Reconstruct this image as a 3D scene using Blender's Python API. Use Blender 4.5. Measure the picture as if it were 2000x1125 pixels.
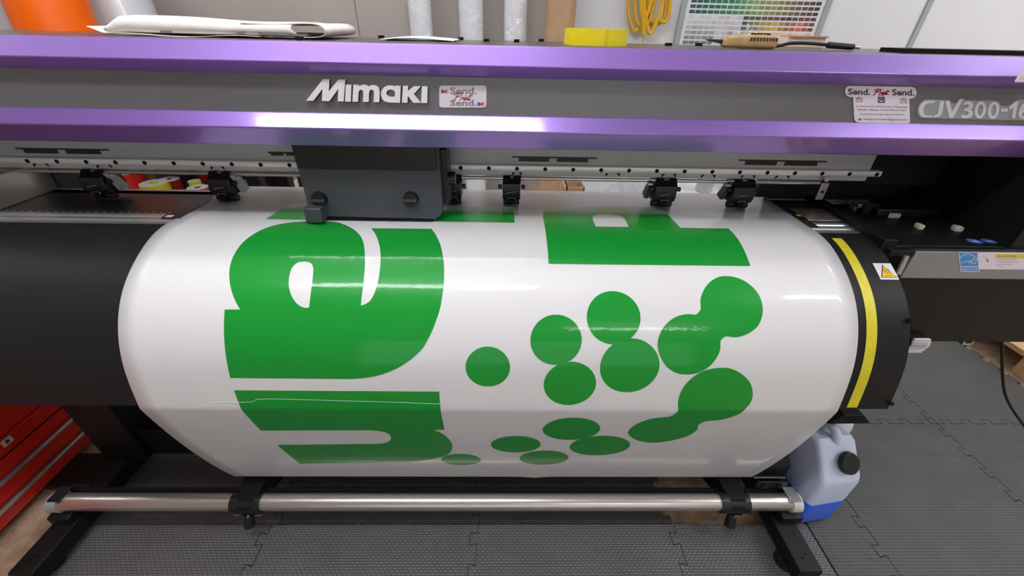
import bpy, bmesh, math, random
from mathutils import Vector, Matrix
from mathutils.geometry import tessellate_polygon
random.seed(7)
for o in list(bpy.data.objects): bpy.data.objects.remove(o)
scene = bpy.context.scene
COL = scene.collection
H = 1.34                      # eye height of the photographer
F_PX, PITCH, YAW, ROLL = 790.7, 0.57638, 0.0228, 0.02269
# ------------------------------------------------------------------ camera
fwd = Vector((math.sin(YAW)*math.cos(PITCH), math.cos(YAW)*math.cos(PITCH), -math.sin(PITCH)))
rgt = Vector((math.cos(YAW), -math.sin(YAW), 0)); upv = rgt.cross(fwd)
r2 = math.cos(ROLL)*rgt + math.sin(ROLL)*upv; u2 = -math.sin(ROLL)*rgt + math.cos(ROLL)*upv
cam = bpy.data.cameras.new('camera'); cam.sensor_width = 36; cam.lens = F_PX*36/2000; cam.clip_start = .02
camo = bpy.data.objects.new('camera', cam); COL.objects.link(camo)
camo.matrix_world = Matrix(((r2.x,u2.x,-fwd.x,0),(r2.y,u2.y,-fwd.y,0),(r2.z,u2.z,-fwd.z,H),(0,0,0,1)))
scene.camera = camo
# ------------------------------------------------------------------ world, exposure, ceiling lamps
W = bpy.data.worlds.new('world'); scene.world = W; W.use_nodes = True
W.node_tree.nodes['Background'].inputs[0].default_value = (.9,.93,1,1); W.node_tree.nodes['Background'].inputs[1].default_value = 1.1
vs = scene.view_settings; vs.view_transform = 'Standard'; vs.look = 'None'; vs.gamma = 1; vs.use_curve_mapping = False; vs.exposure = 0.0
LAMP_STRENGTH = 27.5
# (x centre, y, half length, half width)
LAMPS = [(-.57,1.12,.78,.06,.6),(-.58,.18,.78,.06,1.05),(2.75,-.12,.78,.06,1.15),(-3.2,1.12,.7,.06,.5),(3.05,1.12,.78,.06,1),(1.5,-2.6,.78,.06,.7)]   # last entry: relative output
LAMP_Z = 2.54

# ================================================================== helpers
def at(px, py, X=None, Y=None, Z=None):
    """point where the sight line of a photograph pixel meets a real plane of the room"""
    c = ((px-1000)/F_PX, (562.5-py)/F_PX)
    d = r2*c[0] + u2*c[1] + fwd
    t = X/d.x if X is not None else (Y/d.y if Y is not None else (Z-H)/d.z)
    return Vector((d.x*t, d.y*t, H+d.z*t))
def lin(c):
    return tuple((v/12.92 if v <= .04045 else ((v+.055)/1.055)**2.4) for v in c)
def rgb(r,g,b): return lin((r/255,g/255,b/255))
MATS = {}
def mat(name, col, rough=.5, metal=0, coat=0, coat_rough=.05, var=0, vscale=40, bump=0, bscale=200, emit=0, alpha=1, spec=.5, trans=0):
    if name in MATS: return MATS[name]
    m = bpy.data.materials.new(name); m.use_nodes = True; nt = m.node_tree; b = nt.nodes['Principled BSDF']
    b.inputs['Base Color'].default_value = (*col,1); b.inputs['Roughness'].default_value = rough; b.inputs['Metallic'].default_value = metal
    b.inputs['Coat Weight'].default_value = coat; b.inputs['Coat Roughness'].default_value = coat_rough
    b.inputs['Specular IOR Level'].default_value = spec; b.inputs['Alpha'].default_value = alpha; b.inputs['Transmission Weight'].default_value = trans
    if emit: b.inputs['Emission Color'].default_value = (*col,1); b.inputs['Emission Strength'].default_value = emit
    if var or bump:
        tc = nt.nodes.new('ShaderNodeNewGeometry')
    if var:
        n = nt.nodes.new('ShaderNodeTexNoise'); n.inputs['Scale'].default_value = vscale; n.inputs['Detail'].default_value = 5
        nt.links.new(tc.outputs['Position'], n.inputs['Vector'])
        r = nt.nodes.new('ShaderNodeValToRGB'); r.color_ramp.elements[0].position=.3; r.color_ramp.elements[1].position=.7
        r.color_ramp.elements[0].color = (*[max(0,c*(1-var)) for c in col],1); r.color_ramp.elements[1].color = (*[min(1,c*(1+var)) for c in col],1)
        nt.links.new(n.outputs['Fac'], r.inputs[0]); nt.links.new(r.outputs[0], b.inputs['Base Color'])
    if bump:
        n = nt.nodes.new('ShaderNodeTexNoise'); n.inputs['Scale'].default_value = bscale; n.inputs['Detail'].default_value = 3
        nt.links.new(tc.outputs['Position'], n.inputs['Vector'])
        bp = nt.nodes.new('ShaderNodeBump'); bp.inputs['Strength'].default_value = bump; bp.inputs['Distance'].default_value = .002
        nt.links.new(n.outputs['Fac'], bp.inputs['Height']); nt.links.new(bp.outputs[0], b.inputs['Normal'])
        if coat: nt.links.new(bp.outputs[0], b.inputs['Coat Normal'])
    MATS[name] = m; return m
ORG = {}
class MB:
    def __init__(s): s.v=[]; s.f=[]
    def add(s, v, f):
        n=len(s.v); s.v += [tuple(p) for p in v]; s.f += [tuple(i+n for i in q) for q in f]; return s
    def box(s,x0,x1,y0,y1,z0,z1):
        return s.add([(x0,y0,z0),(x1,y0,z0),(x1,y1,z0),(x0,y1,z0),(x0,y0,z1),(x1,y0,z1),(x1,y1,z1),(x0,y1,z1)],[(0,3,2,1),(4,5,6,7),(0,1,5,4),(1,2,6,5),(2,3,7,6),(3,0,4,7)])
    def prism(s, poly, a, b, axis):
        f3 = {'x':lambda p,t:(t,p[0],p[1]),'y':lambda p,t:(p[0],t,p[1]),'z':lambda p,t:(p[0],p[1],t)}[axis]
        n=len(poly); return s.add([f3(p,a) for p in poly]+[f3(p,b) for p in poly],[tuple(range(n))[::-1],tuple(range(n,2*n))]+[(i,(i+1)%n,n+(i+1)%n,n+i) for i in range(n)])
    def cyl(s,p0,p1,r,r1=None,n=20,cap=True):
        p0=Vector(p0);p1=Vector(p1);r1=r if r1 is None else r1; d=(p1-p0).normalized(); a=d.orthogonal().normalized(); b=d.cross(a)
        c=[(math.cos(2*math.pi*i/n),math.sin(2*math.pi*i/n)) for i in range(n)]
        v=[p0+a*x*r+b*y*r for x,y in c]+[p1+a*x*r1+b*y*r1 for x,y in c]
        f=[(i,(i+1)%n,n+(i+1)%n,n+i) for i in range(n)]
        if cap: f+=[tuple(range(n))[::-1],tuple(range(n,2*n))]
        return s.add(v,f)
    def pipe(s,p0,p1,ro,ri,n=28):
        p0=Vector(p0);p1=Vector(p1); d=(p1-p0).normalized(); a=d.orthogonal().normalized(); b=d.cross(a)
        c=[(math.cos(2*math.pi*i/n),math.sin(2*math.pi*i/n)) for i in range(n)]
        v=[]
        for p,r in ((p0,ro),(p1,ro),(p1,ri),(p0,ri)): v+=[p+a*x*r+b*y*r for x,y in c]
        f=[]
        for k in range(4):
            k2=(k+1)%4; f+=[(k*n+i,k*n+(i+1)%n,k2*n+(i+1)%n,k2*n+i) for i in range(n)]
        return s.add(v,f)
    def tube(s,pts,r,n=8,rs=None):
        pts=[Vector(p) for p in pts]; m=len(pts); prev=None; v=[]
        for i,p in enumerate(pts):
            d=(pts[min(i+1,m-1)]-pts[max(i-1,0)]).normalized()
            a=(d.orthogonal() if prev is None else prev-d*prev.dot(d)).normalized(); prev=a; b=d.cross(a); rr=rs[i] if rs else r
            v+=[p+(a*math.cos(2*math.pi*k/n)+b*math.sin(2*math.pi*k/n))*rr for k in range(n)]
        f=[(i*n+k,i*n+(k+1)%n,(i+1)*n+(k+1)%n,(i+1)*n+k) for i in range(m-1) for k in range(n)]
        f+=[tuple(range(n))[::-1],tuple(range((m-1)*n,m*n))]
        return s.add(v,f)
    def rings(s, rings, cap=True):
        n=len(rings[0]); m=len(rings); v=[p for r in rings for p in r]
        f=[(i*n+k,i*n+(k+1)%n,(i+1)*n+(k+1)%n,(i+1)*n+k) for i in range(m-1) for k in range(n)]
        if cap: f+=[tuple(range(n))[::-1],tuple(range((m-1)*n,m*n))]
        return s.add(v,f)
    def grid(s, fn, nu, nv):
        v=[fn(i/nu,j/nv) for j in range(nv+1) for i in range(nu+1)]
        return s.add(v,[(j*(nu+1)+i,j*(nu+1)+i+1,(j+1)*(nu+1)+i+1,(j+1)*(nu+1)+i) for j in range(nv) for i in range(nu)])
    def build(s,name,m,parent=None,origin=None,smooth=True,bevel=0,seg=2,recalc=True,thick=0,angle=.6):
        if origin is None: origin = ORG[parent.name] if parent else Vector((0,0,0))
        origin=Vector(origin)
        me=bpy.data.meshes.new(name); me.from_pydata([tuple(Vector(p)-origin) for p in s.v],[],s.f)
        if recalc:
            bm=bmesh.new(); bm.from_mesh(me); bmesh.ops.recalc_face_normals(bm,faces=bm.faces); bm.to_mesh(me); bm.free()
        if smooth:
            me.polygons.foreach_set('use_smooth',[True]*len(me.polygons)); me.set_sharp_from_angle(angle=angle)
        me.materials.append(m); me.update()
        o=bpy.data.objects.new(name,me); COL.objects.link(o)
        if parent: o.parent=parent; o.location=origin-ORG[parent.name]
        else: o.location=origin
        ORG[o.name]=origin
        if thick:
            md=o.modifiers.new('solid','SOLIDIFY'); md.thickness=thick; md.offset=-1
        if bevel:
            md=o.modifiers.new('bevel','BEVEL'); md.width=bevel; md.segments=seg; md.limit_method='ANGLE'; md.angle_limit=.7; md.harden_normals=False
        return o
def tag(o,label=None,cat=None,group=None,kind=None):
    if label: o['label']=label
    if cat: o['category']=cat
    if group: o['group']=group
    if kind: o['kind']=kind
    return o
def thing(name,loc,label,cat,group=None):
    o=bpy.data.objects.new(name,None); COL.objects.link(o); o.location=loc; o.empty_display_size=.05; ORG[o.name]=Vector(loc)
    return tag(o,label,cat,group)
def struct(o): o['kind']='structure'; return o
def copy_tree(o,loc,parent=None):
    c=o.copy(); COL.objects.link(c); c.parent=parent; c.location=Vector(loc); ORG[c.name]=Vector(loc)
    for ch in list(o.children):
        d=ch.copy(); COL.objects.link(d); d.parent=c
        for g in list(ch.children):
            e=g.copy(); COL.objects.link(e); e.parent=d
    return c
def smooth_loop(pts, n=5):
    """Catmull-Rom through outline points; a third entry marks a sharp corner"""
    m=len(pts); out=[]
    P=[Vector(p[:2]) for p in pts]; K=[len(p)>2 for p in pts]
    for i in range(m):
        a,b=P[i],P[(i+1)%m]; p0=P[i-1] if not K[i] else a-(b-a); p3=P[(i+2)%m] if not K[(i+1)%m] else b+(b-a)
        if K[i] and K[(i+1)%m]: out.append(a); continue
        for k in range(n):
            t=k/n
            out.append(.5*((2*a)+(b-p0)*t+(2*p0-5*a+4*b-p3)*t*t+(3*a-p0-3*b+p3)*t**3))
    return out
def tess(loops):
    pl=[[Vector((p[0],p[1],0)) for p in L] for L in loops]
    flat=[p for L in pl for p in L]
    return [(p.x,p.y) for p in flat], [tuple(t) for t in tessellate_polygon(pl)]
def solid_letters(polys, fn, h, mb=None):
    """extrude flat outlines (with holes) by h along the surface normal given by fn(u,v,h)"""
    mb=mb or MB()
    for loops in polys:
        vs,ts=tess(loops); n=len(vs)
        mb.add([fn(u,v,h) for u,v in vs]+[fn(u,v,0) for u,v in vs], ts+[tuple(i+n for i in t[::-1]) for t in ts])
        for L in loops:
            m=len(L); mb.add([fn(p[0],p[1],h) for p in L]+[fn(p[0],p[1],0) for p in L],[(i,(i+1)%m,m+(i+1)%m,m+i) for i in range(m)])
    return mb
def flat_polys(polys, fn, mb=None):
    mb=mb or MB()
    for loops in polys:
        vs,ts=tess(loops); mb.add([fn(u,v) for u,v in vs],ts)
    return mb
def text2d(body, bold=0.0, shear=0.0, spacing=1.0):
    c=bpy.data.curves.new('text','FONT'); c.body=body; c.size=1; c.offset=bold; c.shear=shear; c.space_character=spacing; c.resolution_u=3
    o=bpy.data.objects.new('text',c); COL.objects.link(o); dg=bpy.context.evaluated_depsgraph_get()
    me=bpy.data.meshes.new_from_object(o.evaluated_get(dg)); vs=[(v.co.x,v.co.y) for v in me.vertices]; fs=[tuple(p.vertices) for p in me.polygons]
    bpy.data.objects.remove(o); bpy.data.curves.remove(c); bpy.data.meshes.remove(me)
    x0=min(v[0] for v in vs); x1=max(v[0] for v in vs); y0=min(v[1] for v in vs); y1=max(v[1] for v in vs)
    return [((x-x0)/(x1-x0),(y-y0)/(y1-y0)) for x,y in vs], fs
def put_text(mb, body, fn, u0,u1,v0,v1, bold=0, shear=0, spacing=1):
    vs,fs=text2d(body,bold,shear,spacing); mb.add([fn(u0+(u1-u0)*x, v0+(v1-v0)*y) for x,y in vs],fs); return mb
def rounded(u0,u1,v0,v1,r,n=6):
    out=[]
    for cx,cy,a in ((u1-r,v1-r,0),(u0+r,v1-r,1),(u0+r,v0+r,2),(u1-r,v0+r,3)):
        for k in range(n+1):
            t=(a+k/n)*math.pi/2; out.append((cx+r*math.cos(t),cy+r*math.sin(t)))
    return out
def ell(cx,cy,rx,ry,n=40,ph=0): return [(cx+rx*math.cos(2*math.pi*k/n+ph),cy+ry*math.sin(2*math.pi*k/n+ph)) for k in range(n)]
def stroke(pts,w):
    """flat ribbon quads along a 2d polyline"""
    out=[]
    for a,b in zip(pts[:-1],pts[1:]):
        a=Vector(a);b=Vector(b); d=(b-a); 
        if d.length<1e-9: continue
        d.normalize(); n=Vector((-d.y,d.x))*w/2; e=d*w*.3
        out.append([[a-e+n,a-e-n,b+e-n,b+e+n]])
    return out

# ================================================================== materials
M_white_wall=mat('white_wall_panel',rgb(222,222,224),.55,var=.02,vscale=3,bump=.05,bscale=90)
M_taupe=mat('taupe_wall_panel',rgb(176,166,160),.6,var=.04,vscale=2)
M_ceil=mat('ceiling_paint',rgb(232,232,230),.8,var=.02,vscale=3)
M_sidewall=mat('painted_wall',rgb(205,203,200),.7,var=.03,vscale=2)
M_purple=mat('metallic_purple_paint',rgb(142,106,190),.36,metal=.5,coat=1,coat_rough=.1,var=.10,vscale=900)
M_fascia=mat('charcoal_panel',rgb(120,120,124),.38,metal=.35,var=.08,vscale=700,bump=.05,bscale=900)
M_top=mat('dark_grey_cover_top',rgb(78,72,76),.3,metal=.2,var=.04)
M_black=mat('black_powder_coat',rgb(18,19,20),.5,spec=.3,var=.10,vscale=300,bump=.05,bscale=900)
M_heater=mat('black_heater_panel',rgb(30,31,32),.5,spec=.2,var=.10,vscale=500,bump=.06,bscale=1200)
M_dark=mat('matt_black',rgb(14,14,15),.7,spec=.2,var=.1)
M_inner=mat('black_plastic',rgb(22,22,24),.35,var=.1)
M_car=mat('carriage_black_plastic',rgb(66,70,78),.45,var=.06,vscale=60)
M_steel=mat('brushed_steel',rgb(206,198,192),.3,metal=.85,var=.05,vscale=200)
M_rail=mat('linear_rail_steel',rgb(240,234,230),.4,metal=.3,var=.05,vscale=20)
M_beam=mat('grey_beam_paint',rgb(184,188,188),.45,metal=.1,var=.05)
M_alu=mat('aluminium',rgb(196,198,200),.32,metal=.8,var=.05)
M_plastic_grey=mat('grey_plastic',rgb(160,164,164),.45)
M_letter=mat('white_letter_paint',rgb(245,243,246),.35)
M_sticker=mat('white_sticker',rgb(235,226,236),.3)
M_ink=mat('dark_ink',rgb(74,66,76),.4)
M_inkgrey=mat('grey_ink',rgb(140,136,144),.4)
M_red=mat('red_ink',rgb(204,52,58),.4)
M_bluei=mat('blue_ink',rgb(66,104,190),.4)
M_yeli=mat('yellow_ink',rgb(232,206,70),.4)
M_magi=mat('magenta_ink',rgb(196,70,110),.4)
M_blacki=mat('black_ink',rgb(26,24,26),.4)
M_model=mat('silver_letter_film',rgb(212,216,214),.35)
M_film=mat('clear_film_backing',rgb(206,208,210),.25,alpha=.5)
M_yellow_tape=mat('yellow_tape',rgb(212,200,40),.45,var=.06,vscale=60)
M_caution=mat('caution_yellow',rgb(242,192,20),.4)
M_brightyellow=mat('yellow_masking_tape',rgb(236,214,20),.45,var=.03)
M_orange=mat('orange_vinyl',rgb(236,98,0),.4,spec=.2,var=.02,vscale=10)
M_silverroll=mat('silver_grey_vinyl',rgb(196,198,202),.3,coat=.2,var=.02)
M_paperwhite=mat('white_roll_media',rgb(228,228,232),.35,var=.02)
M_card=mat('brown_cardboard',rgb(182,146,112),.75,var=.07,vscale=30)
M_core=mat('cardboard_core',rgb(214,186,150),.8,var=.08,vscale=60)
M_news=mat('newsprint',rgb(226,218,212),.8,var=.05,vscale=30)
M_rubber=mat('rubber_black',rgb(20,20,21),.55)
M_cable=mat('yellow_cable_jacket',rgb(222,170,22),.4,var=.05)
M_redpaint=mat('red_tool_chest_paint',rgb(214,42,30),.3,coat=.4,coat_rough=.15,var=.05,vscale=8)
M_blue_liquid=mat('blue_liquid',rgb(58,112,250),.3)
M_yellow_liquid=mat('yellow_liquid',rgb(220,200,60),.2)
M_ply=mat('plywood',rgb(200,162,116),.7,var=.12,vscale=12)
M_lampbody=mat('lamp_housing',rgb(230,230,230),.4)
def frosted(name,col,op,rough=.4):
    if name in MATS: return MATS[name]
    m=mat(name,col,rough); nt=m.node_tree; b=nt.nodes['Principled BSDF']; out=nt.nodes['Material Output']
    tr=nt.nodes.new('ShaderNodeBsdfTransparent'); tr.inputs[0].default_value=(.9,.94,1,1); mx=nt.nodes.new('ShaderNodeMixShader'); mx.inputs[0].default_value=op
    nt.links.new(tr.outputs[0],mx.inputs[1]); nt.links.new(b.outputs[0],mx.inputs[2]); nt.links.new(mx.outputs[0],out.inputs[0]); return m
M_jug=frosted('frosted_jug_plastic',rgb(214,224,246),.9)
def wrap_material():
    m=bpy.data.materials.new('crinkled_clear_wrap'); m.use_nodes=True; nt=m.node_tree; nt.nodes.remove(nt.nodes['Principled BSDF']); out=nt.nodes['Material Output']
    g=nt.nodes.new('ShaderNodeBsdfGlossy'); g.inputs['Roughness'].default_value=.12; tr=nt.nodes.new('ShaderNodeBsdfTransparent'); mx=nt.nodes.new('ShaderNodeMixShader')
    n=nt.nodes.new('ShaderNodeTexNoise'); n.inputs['Scale'].default_value=14; n.inputs['Detail'].default_value=2; n.inputs['Distortion'].default_value=1.5
    geo=nt.nodes.new('ShaderNodeNewGeometry'); nt.links.new(geo.outputs['Position'],n.inputs['Vector'])
    bp=nt.nodes.new('ShaderNodeBump'); bp.inputs['Strength'].default_value=1; bp.inputs['Distance'].default_value=.02; nt.links.new(n.outputs['Fac'],bp.inputs['Height']); nt.links.new(bp.outputs[0],g.inputs['Normal'])
    mx.inputs[0].default_value=.10; nt.links.new(tr.outputs[0],mx.inputs[1]); nt.links.new(g.outputs[0],mx.inputs[2]); nt.links.new(mx.outputs[0],out.inputs[0]); return m
M_wrap=wrap_material()
def vinyl_material(name,col,fade=False):
    m=mat(name,col,.3,coat=.45,coat_rough=.055,spec=.12); nt=m.node_tree; b=nt.nodes['Principled BSDF']
    geo=nt.nodes.new('ShaderNodeNewGeometry'); n=nt.nodes.new('ShaderNodeTexNoise'); n.inputs['Scale'].default_value=160; n.inputs['Detail'].default_value=2
    mp=nt.nodes.new('ShaderNodeMapping'); mp.inputs['Scale'].default_value=(.6,1,1); nt.links.new(geo.outputs['Position'],mp.inputs[0]); nt.links.new(mp.outputs[0],n.inputs['Vector'])
    bp=nt.nodes.new('ShaderNodeBump'); bp.inputs['Strength'].default_value=.05; bp.inputs['Distance'].default_value=.002
    nt.links.new(n.outputs['Fac'],bp.inputs['Height']); nt.links.new(bp.outputs[0],b.inputs['Normal']); nt.links.new(bp.outputs[0],b.inputs['Coat Normal'])
    if fade:   # ink density building up pass by pass beneath the moving print head
        sp=nt.nodes.new('ShaderNodeSeparateXYZ'); nt.links.new(geo.outputs['Position'],sp.inputs[0])
        mr=nt.nodes.new('ShaderNodeMapRange'); mr.inputs['From Min'].default_value=1.04; mr.inputs['From Max'].default_value=.985; nt.links.new(sp.outputs['Y'],mr.inputs['Value'])
        mx=nt.nodes.new('ShaderNodeMix'); mx.data_type='RGBA'; nt.links.new(mr.outputs['Result'],mx.inputs['Factor']); mx.inputs['A'].default_value=(*rgb(226,224,226),1); mx.inputs['B'].default_value=(*col,1)
        nt.links.new(mx.outputs['Result'],b.inputs['Base Color'])
    return m
M_vinyl=vinyl_material('gloss_white_vinyl',rgb(226,224,226))
M_green=vinyl_material('green_print_ink',rgb(24,148,52))
M_greenfade=vinyl_material('green_print_ink_partial',rgb(24,148,52),True)
def mat_floor_mat(name,col,sx,sy):
    m=mat(name,col,.5); nt=m.node_tree; b=nt.nodes['Principled BSDF']
    geo=nt.nodes.new('ShaderNodeNewGeometry'); br=nt.nodes.new('ShaderNodeTexBrick'); br.inputs['Scale'].default_value=1; br.inputs['Brick Width'].default_value=sx; br.inputs['Row Height'].default_value=sy
    br.inputs['Mortar Size'].default_value=sy*.22; br.inputs['Mortar Smooth'].default_value=.8; br.inputs['Color1'].default_value=(1,1,1,1); br.inputs['Color2'].default_value=(.9,.9,.9,1); br.inputs['Mortar'].default_value=(0,0,0,1)
    nt.links.new(geo.outputs['Position'],br.inputs['Vector'])
    bp=nt.nodes.new('ShaderNodeBump'); bp.inputs['Strength'].default_value=.9; bp.inputs['Distance'].default_value=.0016; nt.links.new(br.outputs['Color'],bp.inputs['Height']); nt.links.new(bp.outputs[0],b.inputs['Normal'])
    mx=nt.nodes.new('ShaderNodeMix'); mx.data_type='RGBA'; nt.links.new(br.outputs['Color'],mx.inputs['Factor']); mx.inputs['A'].default_value=(*[c*.55 for c in col],1); mx.inputs['B'].default_value=(*[c*1.12 for c in col],1)
    nz=nt.nodes.new('ShaderNodeTexNoise'); nz.inputs['Scale'].default_value=7; nz.inputs['Detail'].default_value=5; nt.links.new(geo.outputs['Position'],nz.inputs['Vector'])
    mr=nt.nodes.new('ShaderNodeMapRange'); mr.inputs['To Min'].default_value=.8; mr.inputs['To Max'].default_value=1.2; nt.links.new(nz.outputs['Fac'],mr.inputs['Value'])
    vm=nt.nodes.new('ShaderNodeVectorMath'); vm.operation='SCALE'; nt.links.new(mx.outputs['Result'],vm.inputs[0]); nt.links.new(mr.outputs['Result'],vm.inputs['Scale']); nt.links.new(vm.outputs[0],b.inputs['Base Color']); return m
M_mat=mat_floor_mat('foam_mat_weave',rgb(106,104,105),.014,.0075)
M_mat2=mat_floor_mat('foam_mat_weave_square',rgb(90,91,90),.009,.009)
def concrete():
    m=mat('worn_concrete',rgb(150,128,108),.8); nt=m.node_tree; b=nt.nodes['Principled BSDF']; geo=nt.nodes.new('ShaderNodeNewGeometry')
    n=nt.nodes.new('ShaderNodeTexNoise'); n.inputs['Scale'].default_value=9; n.inputs['Detail'].default_value=9; n.inputs['Roughness'].default_value=.65; nt.links.new(geo.outputs['Position'],n.inputs['Vector'])
    r=nt.nodes.new('ShaderNodeValToRGB'); e=r.color_ramp.elements; e[0].position=.32; e[0].color=(*rgb(122,100,80),1); e[1].position=.68; e[1].color=(*rgb(222,190,158),1); nt.links.new(n.outputs['Fac'],r.inputs[0]); nt.links.new(r.outputs[0],b.inputs['Base Color'])
    bp=nt.nodes.new('ShaderNodeBump'); bp.inputs['Strength'].default_value=.4; bp.inputs['Distance'].default_value=.006; nt.links.new(n.outputs['Fac'],bp.inputs['Height']); nt.links.new(bp.outputs[0],b.inputs['Normal']); return m
M_conc=concrete()

# ================================================================== the room
WALL_Y=2.3; CEIL=2.76
struct(MB().box(-4,5,-5.2,WALL_Y+.1,-.1,0).build('floor',M_conc))
struct(MB().box(-4,5,-5.2,WALL_Y+.1,CEIL,CEIL+.1).build('ceiling',M_ceil))
wb=struct(MB().box(-4,5,WALL_Y,WALL_Y+.1,0,CEIL).build('wall_back',M_taupe))
struct(MB().box(-4.1,-4,-5.2,WALL_Y+.1,0,CEIL).build('wall_left',M_sidewall))
struct(MB().box(5,5.1,-5.2,WALL_Y+.1,0,CEIL).build('wall_right',M_sidewall))
struct(MB().box(-4,-2.4,-5.3,-5.2,0,CEIL).box(3.2,5,-5.3,-5.2,0,CEIL).box(-2.4,3.2,-5.3,-5.2,2.35,CEIL).build('wall_front',M_sidewall))   # unseen opening, added behind the photographer to let in soft front light
xs=at(699,35,Y=WALL_Y).x; xw=at(1100,40,Y=WALL_Y).x; xj=at(1790,50,Y=WALL_Y).x; xk=at(1255,75,Y=WALL_Y).x
g=.0015
for a,b,m in ((-3.99,xs-g,M_taupe),(xs+g,xw-g,M_taupe),(xw+g,xk-g,M_white_wall),(xk+g,xj-.012,M_white_wall),(xj+.012,4.99,M_white_wall)):
    MB().box(a,b,WALL_Y-.012,WALL_Y+.01,.0,CEIL-.01).build('wall_panel',m,wb)
struct(MB().box(xj-.012,xj+.012,WALL_Y-.02,WALL_Y,0,CEIL-.01).build('trim_1',M_plastic_grey))
for i,(x,y,hl,hw,po) in enumerate(LAMPS):
    t=thing('ceiling_batten_light',(x,y,LAMP_Z),['long ceiling batten light above the printer cover','long ceiling batten light in front of the printer','ceiling batten light over the right of the room','ceiling batten light over the left of the room','ceiling batten light near the white wall','ceiling batten light by the open roller door'][i],'light','ceiling lights')  # left, white-wall and behind-camera battens: unseen, added as fill light
    MB().box(x-hl-.02,x+hl+.02,y-hw*.5,y+hw*.5,LAMP_Z+.05,CEIL).build('housing',M_lampbody,t)
    MB().box(x-hl,x+hl,y-hw,y+hw,LAMP_Z,LAMP_Z+.05).build('diffuser',mat('lamp_diffuser_%d'%i,(.95,.972,1),.5,emit=LAMP_STRENGTH*po),t,bevel=.012)

# ================================================================== path of the media over platen and heater (Y, Z)
TH=[0,.375,.54,.86,1.12,1.355,1.41]; PLZ=H-.4097
def media_path():
    N=80; L=.4571; t=[]
    for i in range(N):
        x=i/(N-1)*6; k=min(int(x),5); t.append(TH[k]+(TH[k+1]-TH[k])*(x-k))
    for _ in range(30): t=[t[0]]+[(t[i-1]+2*t[i]+t[i+1])/4 for i in range(1,N-1)]+[t[-1]]
    ds=L/(N-1); P=[(1.16,PLZ),(.8946,PLZ)]
    def go(a,d): P.append((P[-1][0]-math.cos(a)*d,P[-1][1]-math.sin(a)*d))
    for i in range(N-1): go((t[i]+t[i+1])/2,ds)
    a0=t[-1]; a1=math.pi/2+.155
    for k in range(8): go(a0+(a1-a0)*(k+.5)/8,.055*(a1-a0)/8)
    for k in range(20): go(a1+.175*(k+.5)/20,.422/20)
    a=math.pi/2+.33; a2=math.pi*1.5+.2
    for k in range(16): go(a+(a2-a)*(k+.5)/16,.013*(a2-a)/16)
    for k in range(10): go(a2,.012)
    return P
PATH=media_path(); NH=80+1; S=[0]
for a,b in zip(PATH[:-1],PATH[1:]): S.append(S[-1]+math.hypot(b[0]-a[0],b[1]-a[1]))
NRM=[]
for i in range(len(PATH)):
    a=PATH[max(0,i-1)]; b=PATH[min(len(PATH)-1,i+1)]; d=Vector((b[0]-a[0],b[1]-a[1])).normalized(); NRM.append((d.y,-d.x))
def surf(x,s,h=0):
    s=min(max(s,0),S[-1]); lo=0
    import bisect
    lo=min(max(bisect.bisect_right(S,s)-1,0),len(S)-2); k=(s-S[lo])/(S[lo+1]-S[lo])
    y=PATH[lo][0]*(1-k)+PATH[lo+1][0]*k; z=PATH[lo][1]*(1-k)+PATH[lo+1][1]*k
    n=(NRM[lo][0]*(1-k)+NRM[lo+1][0]*k, NRM[lo][1]*(1-k)+NRM[lo+1][1]*k)
    return Vector((x,y+n[0]*h,z+n[1]*h))
def surf_shape(loops,h):
    vs,ts=tess(loops); bm=bmesh.new(); V=[bm.verts.new((u,v,0)) for u,v in vs]
    for t in ts:
        try: bm.faces.new([V[i] for i in t])
        except ValueError: pass
    s0=min(v[1] for v in vs); s1=max(v[1] for v in vs)
    for c in S[1:]:
        if s0+1e-4<c<s1-1e-4: bmesh.ops.bisect_plane(bm,geom=bm.verts[:]+bm.edges[:]+bm.faces[:],plane_co=(0,c,0),plane_no=(0,1,0),dist=1e-6)
    bm.verts.index_update(); mb=MB().add([surf(v.co.x,v.co.y,h) for v in bm.verts],[tuple(v.index for v in f.verts) for f in bm.faces]); bm.free(); return mb
if NRM[5][1]<0: NRM=[(-a,-b) for a,b in NRM]

# ================================================================== the printer
PX0,PX1=-1.52,1.42
printer=thing('wide_format_printer',(0,.85,0),'long purple and black wide format printer on a black stand with a media take-up bar','printer')
def Z(z): return H+z
cA,cB,cC,cD,cE,cF=(.88,Z(-.221)),(.8588,Z(-.1821)),(.88,Z(-.155)),(.88,Z(-.0872)),(.855,Z(-.0652)),(.8853,Z(-.0328))
FY=.88
lb=MB().prism([cA,cB,cC,(.915,cC[1]),(.915,cA[1])],PX0,PX1,'x').build('lower_cover_trim',M_purple,printer,bevel=.0022); tag(lb,'metallic purple lower trim')
ub=MB().prism([cD,cE,cF,(.925,cF[1]),(.925,cD[1])],PX0,PX1,'x').build('upper_cover_trim',M_purple,printer,bevel=.0022); tag(ub,'metallic purple upper trim')
fa=MB().box(PX0,PX1,FY+.001,.915,cC[1]-.002,cD[1]+.002).build('fascia',M_fascia,printer); tag(fa,'charcoal fascia strip carrying the lettering')
MB().box(PX0,PX1,cF[0]+.004,1.14,Z(-.045),cF[1]+.0005).build('cover_top',M_top,printer,bevel=.001)
MB().box(PX0,PX1,1.125,1.135,Z(-.22),Z(-.045)).build('cover_back',M_dark,printer)
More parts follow.
